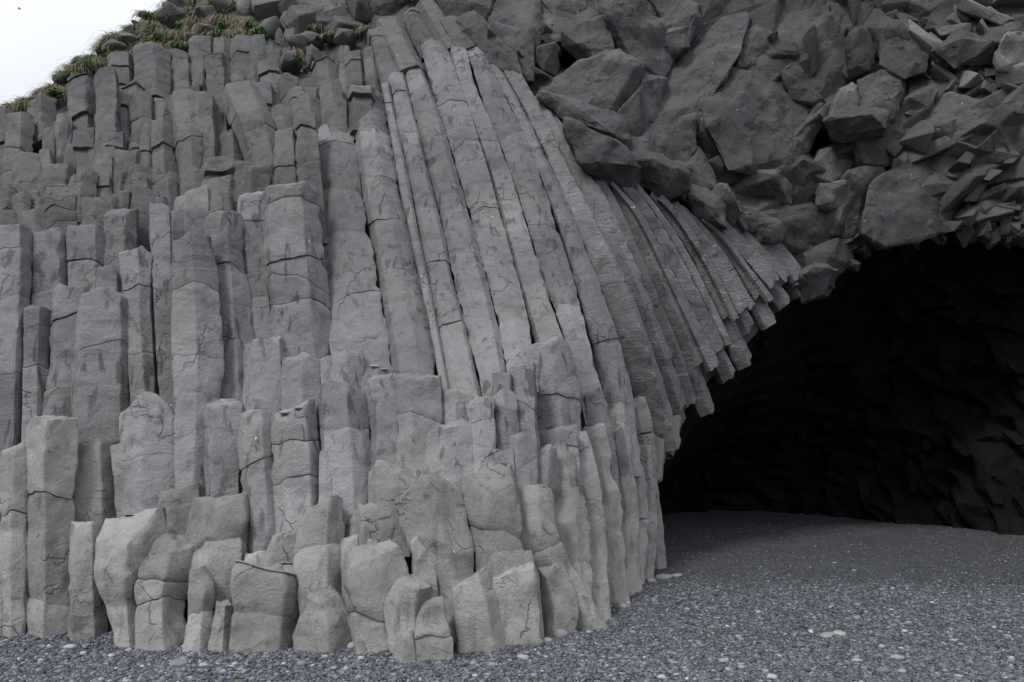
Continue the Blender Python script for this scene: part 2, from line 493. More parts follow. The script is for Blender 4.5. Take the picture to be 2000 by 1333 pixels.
BUILT = {}
def build_column(name, st, cracks=(), k=0.42, dz=0.0, tilt=None, chamfer=None, ext=0.45, worn=0.0, mat=M_COL, hang=False, sides=None, parent_loc=None, sharp=16, rag=0.0, flat=0.85, wide=1.06):
    """st: stations top -> foot (x, y, width) in photo pixels.  Returns (root or mesh object)."""
    st = np.array(st, float)[::-1]                     # foot first
    r_ = random.Random(int(st[0, 0] * 131 + st[-1, 1] * 17))
    Df = float(D(st[0, 0], st[0, 1]))
    if rag:
        dz += r_.uniform(-.12, .10) * rag
        st[1:, 0] += r_.uniform(-5, 5) * rag
        cracks = list(cracks) + [r_.uniform(st[-1, 1], st[0, 1]) for _ in range(r_.choice([0, 1, 1, 2]))]
        cracks = [c for i, c in enumerate(cracks) if all(abs(c - q) > 18 for q in cracks[:i])]
    dd = Df + k * (D(st[:, 0], st[:, 1]) - Df) + dz
    rad_px = st[:, 2] / 2 * (wide if name != 'basalt_block' else 1.02)
    if name == 'basalt_block': flat = 1.0
    dax = dd + 0.8 * rad_px / F * dd
    C = at(st[:, 0], st[:, 1], dax)
    rad = rad_px / F * dax
    CP = spline(np.concatenate([C, rad[:, None]], 1), 64)
    A, R = CP[:, :3], CP[:, 3]
    if ext > 0:                                        # the column goes on down behind what stands in front of it
        T0 = A[0] - A[3]
        T0 /= np.linalg.norm(T0)
        A = np.concatenate([[A[0] + T0 * ext], A])
        R = np.concatenate([[R[0]], R])
    S = np.concatenate([[0], np.cumsum(np.linalg.norm(np.diff(A, axis=0), axis=1))])
    L = S[-1]
    ypx = HY - (A[:, 2] - CAMZ) * F / A[:, 1]
    ks = sorted(float(np.interp(-c, -ypx[::1], S)) for c in cracks)
    ks = [x for x in ks if 0.08 < x < L - 0.05]
    rm = float(R.mean())
    # cross-section: half planes, soft corners
    ns = sides or (r_.choice([4, 5, 5, 6]) if name == 'basalt_block' else r_.choice([5, 5, 6, 6, 6]))
    ph = (np.arange(ns) + np.array([0] + [r_.uniform(-0.2, 0.2) for _ in range(ns - 1)])) * 2 * np.pi / ns - np.pi / 2 + r_.uniform(-.55, .55)
    hk = np.array([r_.uniform(0.86, 1.08) for _ in range(ns)])
    hk[0] *= 0.92
    tp_ = np.array([r_.uniform(-1, 1) for _ in range(ns)]) * (0.03 + 0.16 * worn)
    p = 60 if worn < 0.25 else (46 if worn < 0.65 else 34)
    th = np.linspace(0, 2 * np.pi, 56, endpoint=False)
    def section(theta, f=0.5):
        c = np.maximum(np.cos(theta[:, None] - ph[None]), 0.02) / (hk * (1 + tp_ * (2 * f - 1)))[None]
        return (c ** p).sum(1) ** (-1 / p)
    # corners get extra samples
    tt = np.linspace(0, 2 * np.pi, 720, endpoint=False)
    rr = section(tt)
    mxs = tt[(rr > np.roll(rr, 1)) & (rr >= np.roll(rr, -1))]
    th = np.sort(np.unique(np.round(np.concatenate([th, (mxs[:, None] + np.array([-.05, 0, .05])).ravel() % (2 * np.pi)]), 4)))
    sec = section(th)
    def norm(sec):
        e = sec * np.cos(th)
        q = sec / (e.max() - e.min()) * 2.0
        e = q * np.cos(th)
        m = (e.max() + e.min()) / 2
        return q * np.cos(th) - m, np.clip(q * np.sin(th), -1.15, 1.15)
    sec = sec / ((sec * np.cos(th)).max() - (sec * np.cos(th)).min()) * 2.0
    shift = ((sec * np.cos(th)).max() + (sec * np.cos(th)).min()) / 2
    n = len(th)
    cornr = np.clip((sec - np.percentile(sec, 55)) / (sec.max() - np.percentile(sec, 55) + 1e-6), 0, 1) ** 1.5
    cu, cv = sec * np.cos(th) - shift, sec * np.sin(th)
    cv = np.clip(cv, -1.15, 1.15)
    seed = np.array([r_.uniform(-99, 99) for _ in range(3)])
    tu = tilt if tilt is not None else r_.uniform(-0.3, 0.3)
    tv = r_.uniform(-0.15, 0.35)
    planes = [(tu, tv, 0.0)]
    ch = chamfer if chamfer is not None else (r_.uniform(0.5, 1.6) if r_.random() < 0.75 else 0)
    if ch:
        planes.append((r_.uniform(-.3, .3), ch, ch * rm * r_.uniform(0.05, 0.6)))
    for _ in range(r_.choice([0, 1, 1, 2])):
        a = r_.choice([-1, 1]) * r_.uniform(0.6, 1.6)
        planes.append((a, r_.uniform(-.2, .2), abs(a) * rm * r_.uniform(0.35, 0.8)))
    def Htop(pu, pv):
        q = np.stack([pu / rm * 0.8, pv / rm * 0.8, 0 * pu], -1) + seed
        h = np.min([a * pu + b * pv + c for a, b, c in planes], axis=0)
        return L + h + 0.17 * rm * fbm(q * 1.5, 3)
    def Hbot(pu, pv):
        if hang:
            q = np.stack([pu / rm, pv / rm, 0 * pu], -1) + seed + 5
            return 0.5 * rm * fbm(q * 1.3, 2) + (hang * pu)
        return 0 * pu
    def joint(s0, j):
        a, b = r_.uniform(-.35, .35), r_.uniform(-.2, .2)
        def H(pu, pv):
            q = np.stack([pu / rm, pv / rm, 0 * pu], -1) + seed + 11 * (j + 1)
            return s0 + a * pu + b * pv + 0.16 * rm * fbm(q * 1.2, 2)
        return H
    bounds = [Hbot] + [joint(s, j) for j, s in enumerate(ks)] + [Htop]
    nominal = [0] + ks + [L]
    segs = []
    base = A[0].copy()
    if parent_loc is not None: base = parent_loc
    for s in range(len(bounds) - 1):
        s0, s1 = nominal[s], nominal[s + 1]
        g0 = 0.0 if s == 0 else 0.0015 + r_.random() ** 6 * 0.028
        ln = s1 - s0
        nr = max(6, int(ln / 0.045))
        bev = min(0.05 + 0.07 * worn, ln * 0.3)
        fr = np.unique(np.concatenate([np.linspace(0, 1, nr), np.array([0.1, .3, .6]) * bev / ln, 1 - np.array([0.1, .3, .6]) * bev / ln]))
        e = np.minimum(fr, 1 - fr) * ln
        top_end = fr > 0.5
        depth = np.where(top_end, 0.02 + 0.05 * worn, (0.015 if s else 0.0) + 0.04 * worn * (s > 0))
        if s == len(bounds) - 2: depth = np.where(top_end, 0.035 + 0.03 * worn, depth)
        m = 1 - depth * np.clip(1 - e / bev, 0, 1) ** 2.2
        m *= 1 + (0.004 + 0.02 * worn) * np.sin(np.pi * fr)                                  # pillowed between joints
        sn = s0 + fr * ln
        rad_s = np.interp(sn, S, R) * m
        wob = 1 + 0.03 * vnoise(np.stack([sn * 1.1, 0 * sn, 0 * sn], -1) + seed)
        du, dv = r_.uniform(-.03, .03) * rm * (1 + 2 * rag), r_.uniform(-.06, .06) * rm * (1 + 3 * rag)
        if worn > 0.2:
            cc = [norm(section(th, min(1, max(0, x / L)))) for x in sn]
            CU, CV = np.array([c[0] for c in cc]), np.array([c[1] for c in cc])
        else:
            CU, CV = cu[None], cv[None]
        pu = rad_s[:, None] * wob[:, None] * CU + du
        pv = rad_s[:, None] * CV * flat + dv
        h0 = bounds[s](pu, pv) + g0
        h1 = bounds[s + 1](pu, pv)
        h1 = np.maximum(h1, h0 + 0.02)
        ss = h0 + fr[:, None] * (h1 - h0)
        def place(ss, pu, pv, damp=1.0, corner=None):
            a = np.stack([np.interp(ss, S, A[:, c]) for c in range(3)], -1)
            over = np.maximum(ss - L, 0)[..., None]
            Tt = np.stack([np.interp(np.clip(ss + .06, 0, L), S, A[:, c]) - np.interp(np.clip(ss - .06, 0, L), S, A[:, c]) for c in range(3)], -1)
            Tt /= np.linalg.norm(Tt, axis=-1, keepdims=True) + 1e-9
            a = a + Tt * over
            ux = np.array([1.0, 0, 0]) - Tt * Tt[..., :1]
            ux /= np.linalg.norm(ux, axis=-1, keepdims=True)
            vx = np.cross(Tt, ux)
            P = a + ux * pu[..., None] + vx * pv[..., None]
            rd = ux * pu[..., None] + vx * pv[..., None]
            rd /= np.linalg.norm(rd, axis=-1, keepdims=True) + 1e-6
            sc = min(1.0, rm / 0.16)
            nz = (0.009 + 0.013 * worn) * sc * vnoise(P * 3.1) + (0.006 + 0.010 * worn) * sc * vnoise(P * 8 + 3) + 0.003 * vnoise(P * 19)
            if worn > 0.5:
                nz = nz - 0.035 * sc * np.maximum(vnoise(P * np.array([2.2, 2.2, 3.6]) + 9) - 0.25, 0)
            nz = nz - 0.016 * sc * (np.maximum(vnoise(P * np.array([4, 4, 6.5]) + 31) - 0.45, 0) / 0.55)   # flaked spots
            if corner is not None and damp == 1.0:
                nz = nz - corner * sc * (0.05 * np.maximum(vnoise(P * 6 + 50) - 0.15, 0) + 0.03 * np.maximum(vnoise(P * 14 + 80), 0))
            return P + rd * (nz * damp)[..., None]
        V = [place(ss, pu, pv, 1.0, np.broadcast_to(cornr[None], pu.shape)).reshape(-1, 3)]
        nrr = len(fr)
        cap = []
        for sc_ in (0.8, 0.5, 0.22):
            q = place(bounds[s + 1](pu[-1] * sc_, pv[-1] * sc_), pu[-1] * sc_, pv[-1] * sc_, 0.3)
            cap.append(q)
        V += cap
        ctr = place(bounds[s + 1](pu[-1:, 0] * 0, pv[-1:, 0] * 0), pu[-1:, 0] * 0, pv[-1:, 0] * 0, 0.0)
        V.append(ctr)
        capb = place(bounds[s](pu[0] * .5, pv[0] * .5) + g0, pu[0] * .5, pv[0] * .5, 0.3)
        ctb = place(bounds[s](pu[:1, 0] * 0, pv[:1, 0] * 0) + g0, pu[:1, 0] * 0, pv[:1, 0] * 0, 0.0)
        V += [capb, ctb]
        V = np.concatenate(V)
        j = np.arange(n)
        jn = (j + 1) % n
        faces = []
        rings = nrr + 3
        i = np.arange(rings - 1)[:, None] * n
        faces.append(np.stack([i + j, i + jn, i + n + jn, i + n + j], -1).reshape(-1, 4))
        last = (rings - 1) * n
        c0 = rings * n
        tri = [np.stack([last + j, last + jn, np.full(n, c0)], -1)]
        b0 = c0 + 1
        faces.append(np.stack([jn, j, b0 + j, b0 + jn], -1))
        tri.append(np.stack([b0 + jn, b0 + j, np.full(n, b0 + n)], -1))
        faces.append(np.concatenate(tri))
        segs.append((V, faces))
    if len(segs) == 1:
        V, faces = segs[0]
        o = link(name, make_mesh(name, V - base, faces, mat, True, 38 if worn < 0.5 else 50))
        o.location = base
        parts = [o]
    else:
        o = bpy.data.objects.new(name, None)
        o.empty_display_size = 0.2
        COL.objects.link(o)
        o.location = base
        parts = []
        for V, faces in segs:
            parts.append(link('column_segment' if name == 'basalt_column' else 'block_piece', make_mesh('column_segment', V - base, faces, mat, True, 38 if worn < 0.5 else 50), o))
    return o, parts, A[-1], float(R[-1])

def parse(s):
    f = s.split('|')
    feat = f[0].strip()
    st = [tuple(float(v) for v in t.split(',')) for t in f[1].split()]
    cr = [float(v) for v in f[2].split(',')] if len(f) > 2 and f[2].strip() else []
    op = {}
    for t in (f[3].split() if len(f) > 3 else []):
        op[t[0]] = float(t[1:]) if len(t) > 1 else 1.0
    return feat, st, cr, op

ROWS = []
def row(phrase, group, items, name='basalt_column', **kw):
    ROWS.append((phrase, group, items, name, kw))

row('lowest row on the beach', 'sea-worn blocks standing on the beach', [
 'pointed sliver cut by the frame|5,1105,30 3,1240,34||w.6',
 'tall slim smooth column|35,868,56 30,1050,52 32,1245,38|1010',
 'very tall two-faced column|108,818,94 100,950,90 95,1245,92|975,1180|f0',
 'slim block under a dark gap|168,1022,62 170,1222,62|1130|w.5',
 'tall block with narrow tapering foot|260,1006,118 258,1090,120 250,1180,78 252,1268,56||w.8 t.1',
 'squat stacked block with domed head|347,1058,72 333,1125,98 320,1180,86 320,1280,82|1132,1178|w.9',
 'cone-shaped lump with pointed head|386,1110,32 393,1160,64 388,1278,56|1205|w1',
 'tiny leaning stump|437,1177,28 430,1264,44||w1 d-.08',
 'massive wide block|528,1100,128 525,1180,140 515,1288,130|1122,1205|w.8 t.35',
 'low saddle-topped block|622,1158,66 635,1200,116 636,1284,112||w1 t-.5',
 'big slanted-front block|735,1062,122 735,1150,128 730,1278,84|1215|w.8 t.25',
 'rounded slumped boulder with damp patches|815,1132,74 802,1180,92 800,1290,70||w1',
 'pitted triangular lump nearest the camera|850,1168,44 842,1230,84 850,1300,92|1240|w1 d-.1',
 'small knob at the very foot|792,1235,40 792,1295,50||w1 d-.12',
 'wide slab leaning right|915,1130,86 926,1190,104 940,1288,118||w.9 t.35',
 'flat-faced block with dark spots|1003,1105,90 1015,1180,86 1022,1262,82||w.9 t.2',
 'smooth bulging lump|1068,1100,70 1088,1180,78 1085,1252,74||w1',
], 'basalt_block', mat=M_WORN, worn=0.8)
row('second row above the beach', 'worn blocks of the second row', [
 'two-piece tall block|188,866,88 190,945,92 190,1022,94||w.35',
 'narrow strip column|240,868,40 248,1005,36|930|w.2',
 'thin flat slab|276,990,60 276,1018,62||w.9',
 'wedge-shaped block widest at top|354,957,80 350,1062,66||w.5 t.15 f0',
 'large square block with scratched face|428,972,112 425,1080,112 415,1180,92|1082|w.7 t.2',
 'dark rounded hump|494,1080,54 494,1128,60||w1',
 'sloping tilted wedge|568,1033,62 550,1125,92||w.9 t.6',
 'slant-topped block|632,982,86 628,1070,92 630,1182,82|1075|w.7 t.55',
 'broken two-level block|722,986,82 722,1055,110|1022|w.8',
 'small cube|686,1048,44 686,1095,46||w.7',
 'smaller cube|727,1050,40 727,1080,42||w.7',
 'narrow fin|808,1053,22 825,1100,46 830,1146,56||w.9',
 'huge leaning block|835,952,126 858,1040,126 888,1152,84||w.6 t.15 f0',
 'square block beside a black crack|955,920,98 962,1000,112 975,1092,92|1042|w.7 t.25',
 'low layered slab|982,1086,112 984,1132,116||w.9 t.2',
], 'basalt_block', mat=M_WORN, worn=0.7)
row('worn right foot', 'wave-smoothed columns at the right foot of the cliff', [
 'rounded twisting column|1045,958,62 1040,1050,90 1082,1126,70|1075|d-.08',
 'smooth flowing column|1082,866,56 1104,1000,72 1126,1222,62|1110',
 'narrow wrinkled column|1122,846,46 1144,1000,54 1152,1212,64|985',
 'scooped smooth column|1156,834,44 1180,1000,58 1190,1192,62|1060',
 'lumpy short column|1228,1078,44 1222,1178,48||d-.08',
 'slim wavy column|1194,840,42 1214,1000,48 1216,1176,46|930',
 'thin column on the corner|1224,850,38 1240,1000,42 1238,1150,40|1015',
 'last thin column beside black opening|1256,870,34 1262,1000,34 1256,1128,32|940',
], 'basalt_column', mat=M_WORN, worn=0.6, k=1.0, wide=1.22, ext=0.7, dz=-0.04, flat=0.75)
row('stepped middle row', 'stepped columns across the middle of the face', [
 'dark stained column with a flat top|302,786,98 303,880,98 302,1000,98|905|w.2 f0',
 'two-drum column with a pale cap|440,784,72 438,900,66 438,980,64|852|w.3',
 'long pale column|498,806,68 502,900,66 515,1040,72|905|w.3 t-.1',
 'flat-topped column|571,794,84 580,900,88 585,1040,92|868,940|w.3 t.1',
 'block with a curved crack under its head|665,763,106 668,860,102 672,990,104|842|w.4 f0',
 'sliver between two blocks|636,880,22 638,1000,26||w.3',
 'pale column with squared shoulders|742,742,74 756,830,66 756,930,64|832|w.3 t.3',
 'pale column with a chipped hollow|812,734,94 818,830,86 812,925,66|826|w.3',
 'blunt slant-topped column|878,830,98 880,945,98||w.4 t.4',
 'short plain column|890,772,66 890,860,62|812',
 'column capped by a loose drum|940,778,54 946,925,46|826',
 'small split column|985,770,46 990,880,48|804',
 'narrow plain column|980,730,38 984,860,40',
 'taller plain column|1020,716,50 1026,860,52|800|t.4',
 'column with a snapped sloping top|1068,662,84 1080,750,92 1092,855,90|782|t.5 f1.2 d.12',
 'bright pointed column|1155,764,44 1166,830,56 1172,915,52|840|w.3 t.5 d.12',
 'small worn block|968,880,70 970,930,72||w.8',
 'low worn block|1008,848,72 1010,905,72||w.8 t.2',
 'block with a steep lit slope|1058,876,46 1046,965,86||w.8 t1 d.12',
 'shattered squat block|1090,842,82 1096,935,72|880|w.6 d.12',
], 'basalt_column', mat=M_COL, worn=0.3)
row('dome pair at centre', 'low dome-shaped stones', [
 'dome-shaped stone|770,922,104 765,1000,96||w.9',
 'chipped slab top|856,928,84 858,962,90||w.7',
], 'basalt_block', mat=M_WORN, worn=0.9)
row('upper middle step', 'short columns stepping up in the middle', [
 'bright peaked column|512,665,72 512,740,78 510,810,78||t.4 f.8',
 'short broad column|587,700,80 586,808,82||t.15',
 'short block with slanted head|667,698,86 668,780,86||t.3 f0',
 'pale low ledge stone|738,724,58 738,760,60',
], 'basalt_column', mat=M_COL, worn=0.2)
row('tall left row', 'tall columns at the left edge', [
 'tall column cut by the frame|24,446,60 22,650,54 15,860,48|500,590,665,735|t-.1',
 'flat-topped column|96,460,80 94,600,78|592|t.1',
 'slim column under a flat top|72,598,48 66,845,46|720',
 'short thick column|170,450,76 170,590,76|522',
 'round-headed column|150,568,82 140,650,72 128,840,74|632,760|w.4',
 'broad column with a dark right side|212,578,90 208,700,100 206,880,98|690|f0',
 'square-topped short column|235,412,60 235,545,60|462',
 'low wedge|213,526,46 213,590,50||t.7',
 'slim tall column with stepped head|265,488,68 268,600,54 280,800,54|573,695|t.3',
 'thin deep-set column|312,402,40 318,560,38 330,790,36|520,576|d.12',
 'tan-stained stub|342,415,36 340,535,36||d.08',
 'widening column with long curved crack|376,478,80 382,600,92 386,760,92 378,970,74|575,702',
 'broad blocky column|378,376,70 380,490,64|424',
 'tall banded column|440,421,68 446,560,74 456,700,78 458,800,62|497,530,600,665|w.2',
 'narrow streaked column|492,378,46 498,500,52 512,680,44|445,590',
 'massive round-topped column|565,363,98 572,500,108 590,700,114|415,520,562,612|w.3 f1',
], 'basalt_column', mat=M_COL, worn=0.1)
row('upper left ledge', 'short columns of the upper left ledge', [
 'low stub cut by the frame|20,425,52 20,458,52',
 'low flat stub|66,412,48 66,462,48',
 'wide low block|120,393,66 122,462,72',
 'slant-cut block|195,388,76 195,450,82||t.7',
 'squared block|280,375,56 275,440,56',
 'small deep block|56,380,52 55,425,52',
 'small cracked block|112,365,58 112,405,58',
 'rounded stone|268,340,82 270,405,86||w.6',
 'low broken stone|330,345,48 330,395,48',
 'column with a split shoulder|430,320,64 428,425,74|372|w.3',
 'wide flat-topped column|500,322,78 495,410,78',
 'squared short column|558,265,48 560,330,54 565,390,60|345',
 'peaked streaked column|602,228,40 606,300,44 614,430,44|330',
 'small column top|12,395,36 12,440,36',
], 'basalt_column', mat=M_UP, worn=0.15, rag=1.0)
row('far upper left rows', 'dark columns of the upper left rows', [
 'dark end column|8,225,42 8,350,38|290',
 'rough dark column|42,228,42 36,360,42|300',
 'leaning thin column|90,200,46 86,260,50||t.4',
 'thin column|93,250,28 95,330,30',
 'squat block|60,310,52 60,370,52',
 'cracked stub|110,325,52 110,380,56|350',
 'thin tall column|120,228,30 118,325,30',
 'column broken over a dark slot|162,155,46 160,250,46|190,240',
 'lower drum column|165,256,40 168,360,42|300',
 'rounded stub|167,345,44 165,400,44||w.5',
 'tall straight column|200,141,44 204,222,44 204,360,40|223',
], 'basalt_column', mat=M_UP, worn=0.1, rag=1.0)
row('rows around the leaning slab', 'dark columns of the upper middle rows', [
 'narrow column|240,190,32 240,280,30',
 'hollow-sided column|225,262,42 220,370,48|300',
 'low pillar|236,300,36 236,360,36',
 'small peg|201,348,26 200,395,28',
 'short pillar|266,285,26 266,350,30',
 'pointed pillar|286,275,28 286,352,30||t.4',
 'stout block|268,176,46 268,225,46',
 'round-shouldered column|277,192,42 276,305,42|240|w.4',
 'dull stub|315,200,36 315,260,36',
 'straight lit column|322,240,50 323,355,54|300',
 'column hanging over a dark gap|360,190,54 370,284,54 373,360,46|285',
 'smooth slab column|400,190,42 402,260,44 405,340,44|212',
 'leaning slab with a sharp ridge|475,185,72 503,258,76 522,332,62|240|f0 d-.15',
 'smaller leaning slab|548,215,42 562,282,38||f0 d-.05',
 'dark wedge behind the leaning slab|450,262,50 452,325,54',
], 'basalt_column', mat=M_UP, worn=0.1, rag=1.0)
row('row under the grass', 'columns of the top row under the grass', [
 'cracked square column|242,120,46 243,200,48|150',
 'arched broken column|300,112,74 300,190,74|145|w.4',
 'straight column|355,110,42 357,175,38',
 'tall column under a grass tuft|395,78,42 395,140,42',
 'plain column|388,122,32 390,190,32',
 'long slim column|420,115,40 428,250,40|150',
 'short top column|436,82,34 437,140,34',
 'column with a notch under grass|470,80,40 472,150,40',
 'rough thin column|503,72,32 508,145,34',
 'column with flat bright face|526,125,46 532,205,44|158',
 'tapering stub|535,88,28 535,135,30',
 'spotted round column|512,172,42 516,235,44||w.5',
 'leaning short column|465,150,40 470,205,42',
 'thin slanting stub|492,132,30 498,190,30',
], 'basalt_column', mat=M_UP, worn=0.1, rag=1.0)
row('top row left of the crest', 'columns of the top row left of the crest', [
 'low stub|565,160,36 570,210,36',
 'small stub|606,175,32 608,215,36',
 'stained stub|580,188,40 584,235,40',
 'peaked column|635,122,48 640,200,50',
 'slim column|668,98,30 670,175,30',
 'flat-topped smooth column|692,105,36 696,185,36',
 'narrow split column|720,96,24 726,155,26',
 'leaning bright column|738,66,46 762,150,50|',
 'leaning ridged column|757,44,44 792,122,52|98',
 'steep leaning column|800,24,40 835,85,50',
 'leaning column near the crest|830,6,38 870,75,50|',
 'block at the crest|880,46,48 900,80,56||t-.6',
 'stub in a hollow|545,150,30 548,190,32',
 'dark blunt stub|650,168,44 652,220,44',
 'pale low shoulder|700,172,52 704,225,56||t.5',
 'short shoulder column|600,205,60 602,255,60||t.3',
 'low step column|560,232,44 562,262,48',
 'mid step column|655,200,44 657,252,44',
], 'basalt_column', mat=M_UP, worn=0.15, rag=1.0)
row('broken feet below the fan', 'broken column feet between the fan and the worn foot', [
 'dark snapped column|1200,748,38 1206,850,46 1214,965,52|770',
 'smooth bent column|1236,780,50 1250,860,58 1260,945,46|850',
 'dark stump by the cave|1280,838,46 1278,945,34||h.2',
 'hanging stump|1306,815,54 1300,895,30||h.3',
 'thin bent column|1185,810,30 1190,950,40|880',
], 'basalt_column', mat=M_WORN, worn=0.4, k=1.0, ext=1.6, dz=0.12)


# right flank: borders between the columns of the tall curved wall, read from the top down
LN = [
    [(621, 262), (624, 350), (622, 430), (632, 536), (653, 701), (656, 740)],
    [(683, 219), (693, 275), (706, 370), (719, 440), (730, 518), (752, 620), (769, 735), (772, 760)],
    [(741, 155), (755, 212), (776, 353), (797, 440), (819, 546), (843, 659), (861, 770)],
    [(760, 160), (778, 250), (800, 360), (815, 430), (826, 511), (847, 589), (879, 770)],
    [(787, 135), (808, 212), (829, 317), (863, 440), (882, 536), (903, 613), (938, 750)],
    [(819, 115), (843, 176), (872, 264), (896, 353), (921, 440), (942, 518), (970, 627), (990, 735)],
    [(868, 85), (882, 141), (907, 197), (953, 335), (982, 440), (1005, 529), (1027, 613), (1046, 680)],
    [(905, 75), (917, 141), (953, 222), (998, 345), (1029, 440), (1055, 536), (1094, 638), (1133, 790)],
    [(935, 85), (942, 106), (981, 183), (1023, 261), (1058, 353), (1085, 440), (1108, 500), (1132, 600), (1164, 730), (1195, 830)],
    [(956, 95), (1005, 183), (1048, 264), (1087, 353), (1124, 440), (1150, 507), (1182, 585), (1213, 690), (1248, 800)],
    [(1000, 120), (1040, 183), (1087, 282), (1129, 370), (1169, 450), (1206, 518), (1240, 600), (1275, 700), (1308, 805)],
    [(1040, 160), (1129, 285), (1182, 353), (1235, 460), (1275, 560), (1320, 670), (1364, 780)],
    [(1195, 350), (1260, 430), (1300, 510), (1350, 610), (1402, 715)],
    [(1240, 350), (1300, 430), (1345, 500), (1395, 600), (1437, 690)],
    [(1290, 375), (1340, 440), (1390, 520), (1442, 625)],
    [(1330, 395), (1390, 460), (1430, 520), (1482, 612)],
    [(1375, 420), (1430, 480), (1475, 540), (1512, 585)],
    [(1420, 425), (1480, 480), (1530, 530), (1550, 562)],
    [(1460, 430), (1520, 480), (1560, 530), (1580, 555)],
    [(1500, 440), (1560, 475), (1600, 505), (1625, 530)],
]
def between(a, b, y0, y1, n=6, grow=1.03):
    la, lb = np.array(LN[a], float), np.array(LN[b], float)
    out = []
    for y in np.linspace(y0, y1, n):
        xa, xb = np.interp(y, la[:, 1], la[:, 0]), np.interp(y, lb[:, 1], lb[:, 0])
        out.append(((xa + xb) / 2, y, (xb - xa) * grow))
    return out
WALL = [  # left border, right border, top, foot, cracks, what sets it apart
    (0, 1, 248, 705, [290, 378, 470, 590], 'broad column with a flat broken top'),
    (1, 2, 188, 735, [272, 362, 440, 560], 'wide column under a pointed top'),
    (2, 3, 165, 770, [205, 500], 'thin sliver of a column'),
    (3, 4, 150, 765, [186, 318, 520, 640], 'column with a chipped notched top'),
    (4, 5, 118, 748, [180, 310, 365], 'long column with a rounded top'),
    (5, 6, 90, 728, [210, 290, 420], 'long column rising to the crest'),
    (6, 7, 68, 672, [142, 282, 500], 'column broken across near its top'),
    (7, 8, 75, 775, [118, 272, 450, 600], 'column leaning hard left at its head'),
    (8, 9, 96, 880, [330, 670], 'narrow column with a pale sharp edge'),
]
FAN = [
    (9, 10, 118, 800, [290, 560, 690], 'column with a lit flat side'),
    (10, 11, 190, 800, [560, 700], 'broad column with pale ripples'),
    (11, 12, 352, 712, [500, 640], 'curved column in dark shade'),
    (12, 13, 352, 688, [450, 590], 'curved column with rippled face'),
    (13, 14, 380, 622, [470, 590], 'dark recessed curved column'),
    (14, 15, 398, 610, [500], 'curved column with whitish scratches'),
    (15, 16, 422, 582, [520], 'curved column with a snapped foot'),
    (16, 17, 428, 560, [500], 'short curved column'),
    (17, 18, 432, 552, [], 'short slanting column'),
    (18, 19, 442, 525, [490], 'stubby slanting column'),
]

